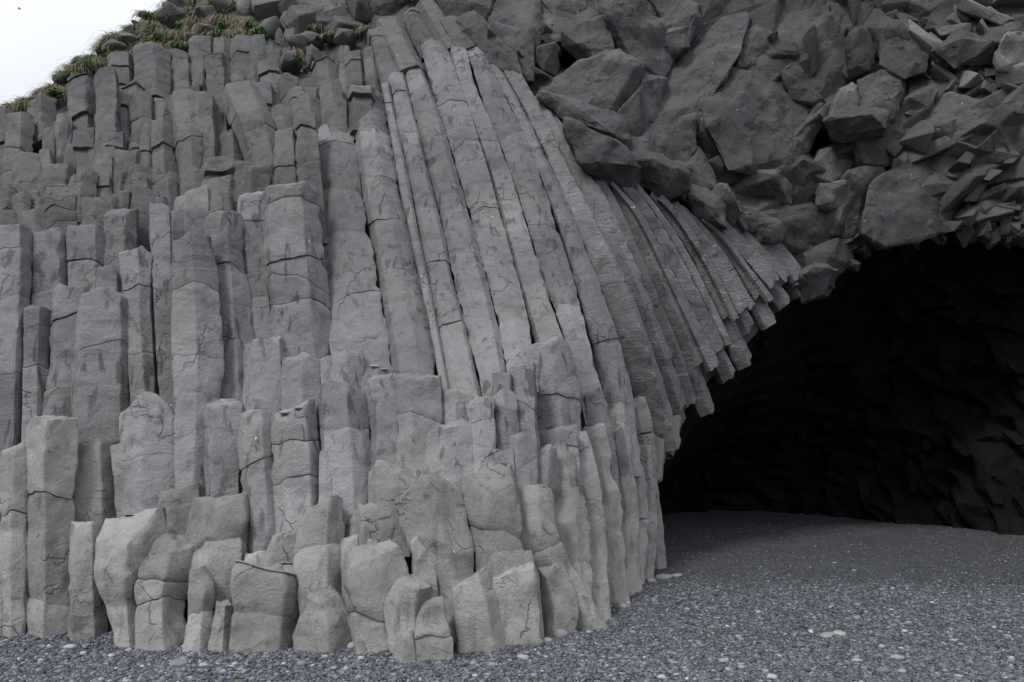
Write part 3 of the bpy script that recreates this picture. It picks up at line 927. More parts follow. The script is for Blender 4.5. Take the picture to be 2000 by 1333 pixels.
def build_rows():
    for phrase, group, items, name, kw in ROWS:
        parsed = [parse(s) for s in items]
        order = sorted(range(len(parsed)), key=lambda i: parsed[i][1][0][0])
        rank = {i: r for r, i in enumerate(order)}
        for i, (feat, st, cr, op) in enumerate(parsed):
            a = dict(kw)
            if 't' in op: a['tilt'] = op['t']
            if 'f' in op: a['chamfer'] = op['f']
            if 'd' in op: a['dz'] = a.get('dz', 0) + op['d']
            if 'n' in op: a['ext'] = 0.0
            if 'h' in op: a['ext'], a['hang'] = 0.0, op['h']
            if 'k' in op: a['k'] = op['k']
            if 'w' in op: a['worn'] = op['w']
            cat = 'rock column' if name == 'basalt_column' else 'rock block'
            o, parts, tp, tr = build_column(name, st, cr, **a)
            tag(o, f'{feat}, {ORD[rank[i]]} from left in the {phrase}', cat, group, 'thing')
            if len(o['label'].replace('-', ' ').split()) > 16: print('LONG', o['label'])
            BUILT[(int(st[0][0]), int(st[0][1]))] = (parts, tp, tr)
    for j, (a, b, y0, y1, cr, feat) in enumerate(WALL):
        w = between(a, b, y0, y1, 7)
        o, parts, tp, tr = build_column('basalt_column', w, cr, k=1.0, ext=0.35, mat=M_COL, flat=0.58, wide=0.985)
        tag(o, f'{feat}, {ORD[j]} from left in the tall central wall', 'rock column', 'long columns of the tall central wall', 'thing')
    for j, (a, b, y0, y1, cr, feat) in enumerate(FAN):
        w = between(a, b, y0, y1, 7, 1.0)
        if 1 <= j <= 7:                                            # a narrower rib runs along the right side of each
            rib = [(x + 0.29 * s, y, 0.46 * s) for x, y, s in w]
            w = [(x - 0.20 * s, y, 0.66 * s) for x, y, s in w]
            rib[0] = (rib[0][0], rib[0][1] + 6, rib[0][2])
            e = rib[-1]
            rib[-1] = (e[0] - [6, -5, 8, -3, 4, -4, 5][j - 1] * .7, e[1] - [10, -8, 14, -5, 8, -6, 8][j - 1], e[2])
            o, parts, tp, tr = build_column('basalt_column', rib, [y + 30 for y in cr[:1]], k=1.0, ext=0.0, hang=0.3, mat=M_FAN, flat=1.1, dz=[.05, -.03, .07, .02, .06, -.02, .04][j - 1])
            tag(o, f'narrow rib, {ORD[j - 1]} from left among the narrow ribs of the fan', 'rock column', 'narrow ribs between the curved columns', 'thing')
        else:
            w = [(x, y, s * 1.08) for x, y, s in w]
        o, parts, tp, tr = build_column('basalt_column', w, cr, k=1.0, ext=0.6 if j == 0 else 0.0, hang=0.3 if j else 0.0, mat=M_FAN, flat=0.95, dz=[0, 0, .10, 0, .13, 0, .08, 0, 0, .05][j])
        tag(o, f'{feat}, {ORD[j]} from left in the fan over the cave mouth', 'rock column', 'curved columns hanging over the cave mouth', 'thing')
    # shorter broken columns showing under the ends of the fan
    for j, c in enumerate(range(10, 19)):
        l = np.array(LN[c], float)
        ye = l[-1, 1]
        ys = np.linspace(ye - 100, ye + (26 if c < 16 else 14), 4)
        dx = (l[-1, 0] - np.interp(ye - 60, l[:, 1], l[:, 0])) / 60
        xs = np.where(ys <= ye, np.interp(ys, l[:, 1], l[:, 0]), l[-1, 0] + (ys - ye) * dx) + 6
        o, parts, tp, tr = build_column('basalt_column', [(x, y, 36) for x, y in zip(xs, ys)], [ye - 20] if j % 2 else [], k=1.0, ext=0.0, hang=0.5, mat=M_FAN, dz=0.18)
        tag(o, f'broken stub, {ORD[j]} from left in the lip layer under the fan', 'rock column', 'broken stubs under the fan', 'thing')
build_rows()

def small_stubs():
    r = random.Random(31)
    pts = []
    while len(pts) < 56:
        x, y = r.uniform(5, 600), r.uniform(150, 425)
        if y < float(np.interp(x, SKYLINE[:, 0], SKYLINE[:, 1])) + 45: continue
        if any(abs(x - q[0]) < 24 and abs(y - q[1]) < 30 for q in pts) or (430 < x < 570 and 170 < y < 340): continue
        pts.append((x, y))
        w, h = r.uniform(18, 36), r.uniform(24, 60)
        lean = r.uniform(-6, 6)
        o, parts, tp, tr = build_column('basalt_column', [(x, y, w), (x + lean, y + h, w * r.uniform(.9, 1.1))], [], k=0.3, dz=r.uniform(-.16, -.02), rag=0.0, worn=0.12, mat=M_UP, ext=0.5,
                                        tilt=r.uniform(-.7, .7), chamfer=r.uniform(.4, 1.4))
        tag(o, 'small broken column stub on the ledges of the dark upper left', 'rock column', 'broken stubs on the upper left ledges', 'thing')
small_stubs()

# ------------------------------------------------------------------ rock blocks of the overhang
def rough_mesh(name, pts, mat, bevel=0.02, edge=0.11, amp=0.02, seed=0.0, sharp=24):
    bm = bmesh.new()
    for p in pts: bm.verts.new(p)
    r = bmesh.ops.convex_hull(bm, input=bm.verts)
    bmesh.ops.delete(bm, geom=list({g for g in r['geom_interior'] + r['geom_unused'] if isinstance(g, bmesh.types.BMVert)}), context='VERTS')
    bmesh.ops.dissolve_limit(bm, angle_limit=math.radians(7), verts=bm.verts, edges=bm.edges)
    if bevel: bmesh.ops.bevel(bm, geom=list(bm.edges), offset=bevel, segments=1, affect='EDGES', profile=0.5, clamp_overlap=True)
    bmesh.ops.triangulate(bm, faces=bm.faces)
    for _ in range(5):
        es = [e for e in bm.edges if e.calc_length() > edge]
        if not es: break
        bmesh.ops.subdivide_edges(bm, edges=es, cuts=1, use_grid_fill=False)
        bmesh.ops.triangulate(bm, faces=[f for f in bm.faces if len(f.verts) > 3])
    bm.normal_update()
    V = np.array([v.co for v in bm.verts])
    Nn = np.array([v.normal for v in bm.verts])
    # fractured relief: ridged steps plus grain
    q = V + seed
    ridg = 1 - 2 * np.abs(vnoise(q * 1.6))
    step = np.round(vnoise(q * np.array([2.3, 2.3, 3.1]) + 5) * 3) / 3
    d = amp * (0.9 * ridg + 0.8 * step + 0.6 * vnoise(q * 5) + 0.3 * vnoise(q * 12))
    V = V + Nn * d[:, None]
    Fc = np.array([[v.index for v in f.verts] for f in bm.faces if len(f.verts) == 3])
    bm.free()
    return make_mesh(name, V, Fc, mat, True, sharp)

def clip_poly(P, q, n):
    """keep the side of the line through q where (p - q).n <= 0"""
    out = []
    for i in range(len(P)):
        a, b = P[i - 1], P[i]
        da, db = float((a - q) @ n), float((b - q) @ n)
        if (da <= 0) != (db <= 0): out.append(a + (b - a) * (da / (da - db)))
        if db <= 0: out.append(b)
    return np.array(out)

def edge_samples(P, k=14):
    t = np.linspace(0, 1, k, endpoint=False)[None, :, None]
    return (P[:, None] * (1 - t) + np.roll(P, -1, 0)[:, None] * t).reshape(-1, 2)

BLOCKS = []
def block(feat, poly, relief=0.35, thick=0.8, mat=None, tilt=(0, 0), ridge=3, dz=0.0, group=None, inner=0.9, grow=26):
    BLOCKS.append(dict(feat=feat, poly=np.array(poly, float), relief=relief, thick=thick, mat=mat, tilt=tilt, ridge=ridge, dz=dz, group=group, inner=inner, grow=grow))

def build_blocks():
    """every block is grown until it meets its neighbours, so that they lock together with thin cracks between"""
    raw = [b['poly'] for b in BLOCKS]
    smp = [edge_samples(p) for p in raw]
    for i, b in enumerate(BLOCKS):
        c = raw[i].mean(0)
        r = raw[i] - c
        P = c + r * (1 + b['grow'] / (np.linalg.norm(r, axis=1, keepdims=True) + 1))
        for j in range(len(BLOCKS)):
            if j == i or np.linalg.norm(raw[j].mean(0) - c) > 260: continue
            d = np.linalg.norm(smp[i][:, None] - smp[j][None], axis=-1)
            k = np.unravel_index(d.argmin(), d.shape)
            if d[k] < 2.0 or d[k] > 70: continue
            p, q = smp[i][k[0]], smp[j][k[1]]
            n = (q - p) / d[k]
            if ((raw[i] - p) @ n).max() > d[k] * 0.5 + 4: continue
            w = 0.5 if b['dz'] == BLOCKS[j]['dz'] else 0.55
            P = clip_poly(P, p + n * (d[k] * w - 0.8), n)
            if len(P) < 4: break
        if len(P) < 4: P = raw[i]
        make_block(P, **{k: v for k, v in b.items() if k not in ('poly', 'grow')})

def make_block(poly, feat, relief, thick, mat, tilt, ridge, dz, group, inner):
    c = poly.mean(0)
    rr = random.Random(int(c[0] * 7 + c[1] * 3))
    Dc = float(D(c[0], c[1])) + dz
    tilt = (tilt[0] + rr.uniform(-.38, .38), tilt[1] + rr.uniform(-.3, .42))
    def dep(p, off):
        q = (p - c) / 100.0
        return Dc + off + tilt[0] * q[:, 0] + tilt[1] * q[:, 1]
    rim = np.array([rr.uniform(-.45, .2) * relief for _ in poly])
    P = [at(poly[:, 0], poly[:, 1], dep(poly, 0.0) + rim)]
    P.append(at(poly[:, 0], poly[:, 1], dep(poly, thick)))
    rg = c + (poly[[rr.randrange(len(poly)) for _ in range(ridge + 2)]] - c) * np.array([[rr.uniform(.15, .85)] for _ in range(ridge + 2)])
    P.append(at(rg[:, 0], rg[:, 1], dep(rg, -relief * 0.45) + np.array([rr.uniform(-.25, .3) * relief for _ in range(ridge + 2)])))
    P = np.concatenate(P)
    base = P.mean(0)
    size = np.ptp(P[:, 0])
    me = rough_mesh('rock_block', P - base, mat or M_ROCK, bevel=min(0.006, size * 0.01), edge=0.085, amp=0.046 * min(1, size / 0.8), seed=rr.uniform(0, 90), sharp=17)
    o = link('rock_block', me)
    o.location = base
    tag(o, feat, 'rock', group or 'large rock blocks of the overhang')

M_BRIGHT = rock_material('pale shattered basalt', (0.140, 0.137, 0.130, 1), streaks=0.0, tan=0.15, bump=1.1, var=0.3)  # paler rock colour for the top right corner
M_BRIGHT = rock_material('pale shattered basalt', (0.140, 0.137, 0.130, 1), streaks=0.0, tan=0.15, bump=1.1, var=0.3)
B = block
B('wide grey block at the top beside the crest of the wall', [(958, 48), (975, 0), (1000, -20), (1042, -18), (1048, 40), (1050, 92), (1030, 100), (1000, 78)], .3, .8)
B('small wedge stone tucked under the wide grey block', [(938, 66), (958, 58), (1010, 86), (1035, 108), (1036, 142), (1005, 132), (960, 92)], .25, .6)
B('dark chunk above the round hole', [(1052, -10), (1110, -20), (1120, 20), (1098, 60), (1070, 68), (1056, 40)], .3, .8)
B('rounded boulder overhanging the black hole', [(1098, 66), (1128, 52), (1175, 36), (1188, 60), (1198, 118), (1182, 142), (1140, 118), (1122, 92), (1102, 90)], .55, .8, dz=-.15, grow=3)
B('tall cracked block left of the black hole', [(1052, 98), (1082, 90), (1090, 130), (1086, 150), (1062, 140), (1048, 120)], .2, .6, grow=3)
B('big smooth bulging rock with a long curved crack', [(1190, 40), (1230, 0), (1255, -10), (1280, 40), (1300, 90), (1305, 130), (1270, 152), (1235, 140), (1205, 115)], .5, .9, dz=-.1)
B('dark rock at the top between bulging boulders', [(1120, 10), (1150, -20), (1230, -20), (1228, 5), (1185, 38), (1140, 48)], .35, .8)
B('pale sunlit chip at the top', [(1265, -10), (1290, -10), (1304, 20), (1298, 50), (1284, 35), (1272, 15)], .2, .5, M_PALE)
B('broad pale slab with a dark rough top right', [(1076, 158), (1100, 148), (1160, 142), (1196, 118), (1232, 136), (1244, 170), (1212, 208), (1168, 222), (1110, 206), (1086, 190)], .35, .9, M_ROCK, (0, -.2))
B('faceted light rock with a shaded socket', [(1290, 50), (1328, 12), (1350, 26), (1356, 55), (1345, 85), (1312, 88), (1296, 76)], .35, .7)
B('lower shaded rock beside the long tan slab', [(1300, 80), (1330, 72), (1336, 95), (1318, 118), (1302, 112), (1298, 92)], .2, .6)
B('dark tilted prism at the top', [(1356, 66), (1366, 30), (1388, -4), (1408, -8), (1417, 22), (1385, 48), (1362, 74)], .35, .7, tilt=(.1, 0))
B('long tan slab slanting across the overhang', [(1282, 175), (1298, 148), (1340, 98), (1385, 62), (1440, 50), (1456, 74), (1432, 115), (1398, 165), (1362, 218), (1320, 232), (1284, 236)], .3, .8, M_ROCK, (-.05, -.12), inner=.86)
B('dark lower edge rock under the tan slab', [(1284, 238), (1318, 234), (1362, 222), (1352, 240), (1320, 256), (1288, 262), (1262, 262)], .2, .6)
B('broken knob right of the tan slab', [(1452, 90), (1478, 78), (1502, 92), (1508, 118), (1480, 130), (1456, 118)], .3, .6)
B('pale topped small block', [(1480, 112), (1505, 96), (1534, 98), (1530, 122), (1504, 138), (1484, 136)], .25, .5, M_ROCK)
B('great smooth face right of the tan slab', [(1396, 190), (1434, 134), (1480, 140), (1540, 150), (1588, 188), (1604, 208), (1590, 244), (1562, 312), (1500, 325), (1440, 316), (1402, 290), (1384, 240)], .5, 1.0, inner=.8, ridge=4)
B('shadowed side of the recess', [(1592, 205), (1606, 205), (1600, 250), (1560, 320), (1548, 312), (1575, 255)], .05, 1.0, dz=.1, grow=3)
B('hanging block with flat pale top and black underside', [(1612, 236), (1648, 214), (1700, 214), (1731, 224), (1728, 250), (1720, 264), (1690, 262), (1650, 274), (1628, 266)], .75, .7, dz=-.25, inner=.85, grow=3)
B('pillar standing on the hanging block', [(1690, 212), (1698, 168), (1716, 151), (1738, 156), (1741, 182), (1732, 218), (1710, 216)], .35, .6, M_ROCK, dz=-.15)
B('thin pillar left of the standing pillar', [(1676, 210), (1680, 168), (1692, 160), (1696, 170), (1686, 212)], .15, .5, dz=-.15)
B('tan wedge on top of the hanging block', [(1630, 216), (1640, 196), (1660, 186), (1672, 204), (1668, 214), (1645, 218)], .25, .5, M_PALE, dz=-.15)
B('small pale lump left of the hanging block', [(1598, 222), (1612, 206), (1622, 212), (1616, 232), (1602, 240)], .2, .5, M_PALE, grow=3)
B('light slanting splinter beside the great smooth face', [(1536, 140), (1556, 128), (1570, 160), (1604, 200), (1594, 206), (1562, 176)], .2, .5, M_ROCK, dz=-.1)
B('brown floor rock of the recess', [(1578, 336), (1602, 298), (1648, 280), (1662, 290), (1664, 338), (1632, 356), (1600, 348)], .15, .7, M_PALE, dz=.15, grow=3)
B('cracked block under the hanging block', [(1660, 278), (1700, 264), (1742, 258), (1768, 300), (1742, 318), (1696, 328), (1672, 304)], .4, .8)
B('triangular rock below the recess', [(1518, 346), (1546, 314), (1572, 326), (1620, 354), (1620, 382), (1590, 402), (1542, 396), (1514, 370)], .4, .8)
B('pale upright lump in a dark notch', [(1620, 372), (1632, 358), (1643, 370), (1641, 388), (1624, 398), (1616, 388)], .3, .5, M_PALE, dz=-.2)
B('broad shaded rock left of the cave lip', [(1642, 378), (1672, 332), (1698, 330), (1722, 362), (1722, 412), (1690, 446), (1642, 456), (1606, 432)], .35, .9)
B('jutting lip rock over the black cave', [(1708, 444), (1722, 360), (1762, 330), (1802, 330), (1852, 362), (1898, 408), (1862, 430), (1792, 446), (1742, 460)], .45, .9, ridge=4)
B('wide dark rock between the fan and the recess', [(1448, 442), (1482, 420), (1542, 408), (1602, 432), (1642, 456), (1640, 490), (1610, 500), (1562, 482), (1502, 462)], .35, .9)
B('pale banded rock over the wide dark one', [(1448, 362), (1500, 346), (1520, 372), (1522, 400), (1482, 406), (1452, 392)], .3, .7)
B('rough diamond-shaped rock above the jagged block', [(1392, 322), (1430, 292), (1462, 302), (1452, 334), (1422, 350), (1396, 348)], .3, .7)
B('squared light block under the tan slab', [(1286, 290), (1300, 256), (1350, 230), (1354, 290), (1340, 312), (1300, 306)], .3, .7)
B('flat light block left of the squared one', [(1232, 292), (1252, 270), (1292, 260), (1286, 300), (1250, 306)], .2, .6)
B('narrow tooth of rock beside a black crack', [(1362, 238), (1370, 228), (1392, 278), (1396, 302), (1376, 306), (1364, 290)], .3, .6, dz=-.08)
B('lower tooth of rock beside the black crack', [(1350, 314), (1368, 304), (1388, 344), (1384, 362), (1350, 352)], .3, .6, dz=-.08)
B('slanting plate down to the fan top', [(1298, 316), (1344, 340), (1376, 384), (1384, 404), (1344, 376), (1304, 352)], .2, .6)
B('long dark plank of rock under the pale slab', [(1080, 198), (1120, 208), (1200, 232), (1224, 256), (1216, 278), (1180, 266), (1122, 234), (1086, 208)], .3, .6, dz=-.1)
B('triangular plate right of the pale slab', [(1214, 218), (1244, 186), (1246, 250), (1236, 276), (1224, 250)], .2, .6)
B('mottled rock below the bulging rock', [(1246, 160), (1288, 150), (1286, 176), (1282, 236), (1252, 262), (1246, 210)], .3, .7)
B('snapped prism with black end jutting over the fan', [(1122, 244), (1150, 258), (1202, 292), (1240, 318), (1236, 334), (1212, 356), (1190, 348), (1158, 312), (1130, 280)], .55, .6, dz=-.2)
B('second snapped prism right of the first', [(1240, 316), (1266, 300), (1310, 322), (1330, 352), (1300, 372), (1262, 348)], .35, .6, dz=-.05)
B('small jagged block over the curved columns', [(1352, 380), (1374, 376), (1400, 404), (1418, 424), (1404, 434), (1376, 414)], .3, .5, dz=-.1)
B('block with flat lit face above the fan', [(1398, 386), (1412, 374), (1430, 408), (1424, 426), (1406, 420)], .25, .5, dz=-.15)
B('grey plank slanting toward the cave lip', [(1430, 400), (1470, 420), (1508, 444), (1500, 456), (1462, 446), (1432, 424)], .2, .5)
B('dark corner block at the tip of the fan', [(1598, 500), (1640, 484), (1640, 512), (1618, 530), (1594, 528)], .3, .5)
B('small corner block under the tip', [(1572, 540), (1598, 526), (1618, 534), (1602, 560), (1578, 572)], .25, .5)
B('large shadowy mass in the dark right overhang', [(1780, 250), (1860, 210), (1930, 230), (1960, 300), (1900, 350), (1820, 340)], .3, .9, dz=.1, ridge=4)
B('smooth pale plate at the right frame edge', [(1962, 110), (1978, 86), (2010, 80), (2020, 110), (1985, 124), (1966, 122)], .2, .5, M_BRIGHT, dz=-.15)
B('dark faceted block near the top', [(1700, 70), (1716, 46), (1742, 60), (1748, 82), (1736, 96), (1706, 92)], .3, .6, dz=-.15)
B('upright dark block with a pale cap', [(1664, 140), (1670, 88), (1690, 82), (1698, 96), (1692, 140), (1676, 146)], .3, .6, dz=-.15)
B('concave plate with a bright rim near the top', [(1740, 120), (1744, 86), (1768, 74), (1790, 104), (1786, 124), (1762, 134)], .3, .6, dz=-.1)
B('dark stone over the round black hole of the overhang', [(1850, 100), (1884, 84), (1924, 92), (1920, 112), (1880, 116)], .3, .6, dz=-.15)

B('cracked rock right of the leaning columns at the crest', [(868, 0), (905, -18), (942, 8), (952, 45), (918, 62), (885, 46)], .3, .7)
B('pale broken rock between crest and wide grey block', [(902, 58), (938, 48), (975, 80), (1000, 130), (980, 140), (940, 105)], .25, .6)
B('slanted plate behind the leaning columns', [(798, -20), (850, -24), (884, 16), (858, 32), (818, 12)], .25, .6)
B('dark rock left of the leaning columns at the top', [(728, 24), (768, -12), (802, -2), (792, 30), (752, 42)], .3, .6)

build_blocks()

# ------------------------------------------------------------------ splinters of rock: many, small, each its own object
SHARD_MESHES = []
def shard_templates(mat, n, sz):
    out = []
    for k in range(n):
        r = random.Random(40 + k)
        pts = []
        for sx in (-1, 1):
            k2 = 1.0 if sx < 0 else r.uniform(.5, 1.0)              # wedge: one thick end, one thin end
            for sy in (-1, 1):
                for sz_ in (-1, 1):
                    pts.append(Vector((sx * r.uniform(.3, .65) * sz[0] + sy * .15, sy * k2 * r.uniform(.3, .7) * sz[1], sz_ * (k2 * .8 + .1) * r.uniform(.25, .7) * sz[2])))
        me = rough_mesh('rock_shard', [tuple(p) for p in pts], mat, bevel=0.012, edge=0.30, amp=0.02, seed=k * 3.1, sharp=22)
        out.append(me)
    return out
SH_ROCK = shard_templates(M_ROCK, 10, (1.0, 0.55, 0.42))
M_LIP = rock_material('cave lip basalt', (0.062, 0.060, 0.057, 1), streaks=0.0, bump=1.2, specks=0.2, spec=0.15)
SH_LIP = shard_templates(M_LIP, 9, (0.9, 0.6, 0.45))
SH_BRIGHT = shard_templates(M_BRIGHT, 9, (1.0, 0.6, 0.35))
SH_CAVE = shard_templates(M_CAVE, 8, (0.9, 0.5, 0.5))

def inside(p, poly):
    x, y = p
    c = False
    for i in range(len(poly)):
        (x0, y0), (x1, y1) = poly[i - 1], poly[i]
        if (y0 > y) != (y1 > y) and x < (x1 - x0) * (y - y0) / (y1 - y0) + x0: c = not c
    return c

def scatter_shards(poly, n, lo, hi, meshes, label, group, ang=(0.6, 0.5), seed=1, sink=-0.1):
    r = random.Random(seed)
    xs, ys = [p[0] for p in poly], [p[1] for p in poly]
    k = 0
    pts = []
    tries = 0
    while k < n and tries < n * 60:
        tries += 1
        p = (r.uniform(min(xs), max(xs)), r.uniform(min(ys), max(ys)))
        s = lo + (hi - lo) * r.random() ** 2
        if not inside(p, poly) or any((p[0] - q[0]) ** 2 + (p[1] - q[1]) ** 2 < (0.22 * (s + q[2])) ** 2 for q in pts): continue
        pts.append((p[0], p[1], s))
        d = float(D(*p))
        o = bpy.data.objects.new('rock_shard', r.choice(meshes))
        COL.objects.link(o)
        o.location = at(p[0], p[1], d - sink)
        m = s / F * d
        o.scale = (m, m * r.uniform(.8, 1.4), m * r.uniform(.7, 1.3))
        o.rotation_euler = (r.uniform(-.6, .6), ang[0] + r.uniform(-1, 1) * ang[1], r.uniform(-.9, .9))
        tag(o, label, 'rock', group)
        k += 1

scatter_shards([(1480, -30), (1760, -30), (1780, 130), (1700, 160), (1560, 130), (1440, 110), (1440, 40)], 48, 50, 125, SH_ROCK,
               'small dark splinter in the jagged cliff straight above the hanging block', 'splinters above the hanging block', (1.2, .5), 2)
scatter_shards([(1760, -30), (2060, -30), (2060, 140), (1960, 200), (1800, 150), (1760, 60)], 54, 40, 120, SH_BRIGHT,
               'small grey splinter in the bright shattered top right corner', 'splinters in the top right corner', (0.3, .5), 3)
scatter_shards([(1800, 160), (1960, 210), (2060, 150), (2060, 440), (1900, 430), (1760, 330), (1740, 240)], 50, 50, 130, SH_ROCK,
               'small slanting splinter in the dark overhang at the right edge', 'splinters of the right overhang', (-0.5, .5), 4)
scatter_shards([(1290, 330), (1370, 380), (1450, 410), (1640, 470), (1630, 510), (1560, 490), (1440, 440), (1300, 360)], 18, 34, 80, SH_ROCK,
               'small broken chip above the fan of curved columns', 'chips above the fan', (0.7, .4), 5, -0.05)
scatter_shards([(950, 0), (1080, 0), (1100, 120), (1060, 150), (1000, 120), (940, 60)], 10, 36, 80, SH_ROCK,
               'small angular stone wedged beside the crest of the wall', 'stones wedged beside the crest', (0.6, .6), 6, -0.05)

scatter_shards([(1650, 480), (1720, 448), (1800, 432), (1900, 414), (2050, 420), (2050, 478), (1900, 462), (1760, 470), (1660, 496)], 36, 30, 80, SH_LIP,
               'small jagged plate hanging from the cave lip', 'jagged plates of the cave lip', (0.6, 1.2), 8, -0.12)
scatter_shards([(1560, 560), (1640, 490), (1660, 510), (1580, 580)], 6, 40, 70, SH_ROCK,
               'small chip at the tip of the column fan', 'chips at the fan tip', (0.9, .6), 9, -0.1)

def cave_shards():
    Q = CAVE_PTS[0]
    r = random.Random(9)
    n, m, _ = Q.shape
    spec = [('small black jag of rock hanging from the cave roof', 'jags hanging from the cave roof', (0.32, 0.62), (0.03, 0.34), 32, (0.25, 0.6)),
            ('small dark chip low on the cave wall behind the cliff foot', 'chips on the left cave wall', (0.03, 0.22), (0.45, 0.99), 16, (0.25, 0.5)),
            ('dark upright splinter at the foot of the back cave wall', 'splinters at the foot of the cave wall', (0.25, 0.62), (0.80, 0.98), 24, (0.2, 0.5))]
    for label, group, fi, fj, k, sz in spec:
        for _ in range(k):
            i, j = int(r.uniform(*fi) * n), int(r.uniform(*fj) * m)
            o = bpy.data.objects.new('rock_shard', r.choice(SH_CAVE))
            COL.objects.link(o)
            p = Q[i, j]
            o.location = p
            s = r.uniform(*sz)
            o.scale = (s, s, s)
            up = 1.3 if 'splinter' in label else 0.5
            o.rotation_euler = (r.uniform(-.7, .7), up + r.uniform(-.6, .6), r.uniform(-1.5, 1.5))
            tag(o, label, 'rock', group)
cave_shards()

# ------------------------------------------------------------------ boulders and grass on the hilltop
def boulder(feat, x, y, w, h, mat=M_UP, dz=0.0, name='boulder'):
    r = random.Random(int(x * 3 + y))
    d = float(D(x, y)) + dz
    q = .62 if x < 420 else .8
    a, b = w * q / F * d, h * q / F * d
    pts = []
    for _ in range(16):
        v = Vector((r.gauss(0, 1), r.gauss(0, 1), r.gauss(0, 1))).normalized()
        s = r.uniform(.85, 1.1)
        pts.append((v.x * a * s * 1.1, v.y * a * s, v.z * b * s * 1.1))
    me = rough_mesh(name, pts, mat, bevel=0.02, edge=0.12, amp=0.02, seed=r.uniform(0, 50), sharp=26)
    o = link(name, me)
    o.location = at(x, y, d)
    return tag(o, feat, 'boulder', 'boulders on the grassy hilltop')
for s in [
 'grey boulder jutting from the skyline beside the white bird|358,14,50,60', 'low flat boulder among grass below the white bird|340,42,60,44', 'pale boulder left of the hanging dry tuft|400,38,52,44',
 'squat boulder on the left slope|222,98,48,24', 'faceted grey boulder beside the dark turf bank|255,84,46,26', 'upright stone in the turf bank|279,78,20,26', 'small boulder on the skyline slope|165,130,34,28',
 'small stone half hidden in turf near the skyline|270,46,22,14', 'rounded stone in the short green grass|375,78,26,18', 'wedge boulder under the overhanging turf|408,66,46,24', 'low boulder at the head of the columns|312,108,34,16',
 'dark boulder under a broad ledge at top|440,14,44,30', 'tall boulder beside the shaded hollow at top|495,14,40,62', 'large cracked boulder at the top edge|535,18,56,56', 'dark rounded boulder in the shaded hollow|585,20,48,40',
 'big sloping boulder under the shaggy tuft|600,56,54,48', 'slab boulder right of the shaggy tuft|655,42,46,34', 'broad sloping slab near the top edge|715,22,60,50', 'sharp boulder left of the brown turf mat|682,55,54,34',
 'small round boulder below the brown turf mat|678,82,30,24', 'upright stone with pale top|560,52,18,34', 'small dark stone in the gully|570,78,24,26', 'pale stone in the gully|582,86,30,24', 'stone on the gully floor|610,80,30,22',
 'angular stone left of the leafy shrub|528,62,30,42', 'small stub stone right of the leafy shrub|548,76,18,36', 'mossy stone at the left end of the skyline|70,200,36,18', 'lone stone on the left skyline|120,158,24,20',
 'narrow upright stone near the gully|555,100,20,36', 'weathered stone under the gully plants|570,125,30,36', 'weathered stone beside the gully plants|612,110,26,32',
]:
    f, g = s.split('|')
    boulder(f, *[float(v) for v in g.split(',')], dz=-0.05)

M_DRY = plain_material('dry grass', (0.145, 0.118, 0.066, 1), 0.7, 0.3, 8)
M_GREEN = plain_material('green grass', (0.085, 0.115, 0.034, 1), 0.6, 0.35, 8)
M_LEAF = plain_material('green leaf', (0.055, 0.12, 0.025, 1), 0.5, 0.35, 14)
M_SOIL = plain_material('turf soil', (0.075, 0.055, 0.038, 1), 0.95, 0.4, 9)

def blades(name, parent, n, rad, ln, width, mat, droop, rng, h=0.4):
    """curved grass blades standing on a low dome and drooping outwards"""
    a = rng.uniform(0, 2 * np.pi, n)
    rr = rad * np.sqrt(rng.uniform(0, 1, n))
    root = np.stack([rr * np.cos(a), rr * np.sin(a) * 0.8, h * rad * (1 - (rr / rad) ** 2)], -1)
    out = np.stack([np.cos(a), np.sin(a) * 0.9 - 0.25, np.zeros(n)], -1) * (0.35 + rr / rad)[:, None] + rng.normal(0, .45, (n, 3)) * np.array([1, 1, 0])
    L = ln * rng.uniform(.6, 1.2, n)
    K = 5
    t = np.linspace(0, 1, K)
    V = []
    side = np.stack([-np.sin(a + rng.normal(0, .6, n)), np.cos(a + rng.normal(0, .6, n)), np.zeros(n)], -1)
    side = side * 0.5 + np.array([0.7, 0, 0])
    for tt in t:
        c = root + out * (L * tt * 0.7)[:, None]
        c[:, 2] += L * (tt * 0.9 - droop * tt * tt * (0.6 + rr / rad))
        w = width * (1 - tt * 0.85)
        V.append(np.stack([c - side * w / 2, c + side * w / 2], 1))
    V = np.stack(V, 1).reshape(-1, 3)
    b = np.arange(n)[:, None] * (K * 2)
    k = np.arange(K - 1)[None] * 2
    i = (b + k)
    Fc = np.stack([i, i + 1, i + 3, i + 2], -1).reshape(-1, 4)
    return link(name, make_mesh(name, V, Fc, mat, True), parent)

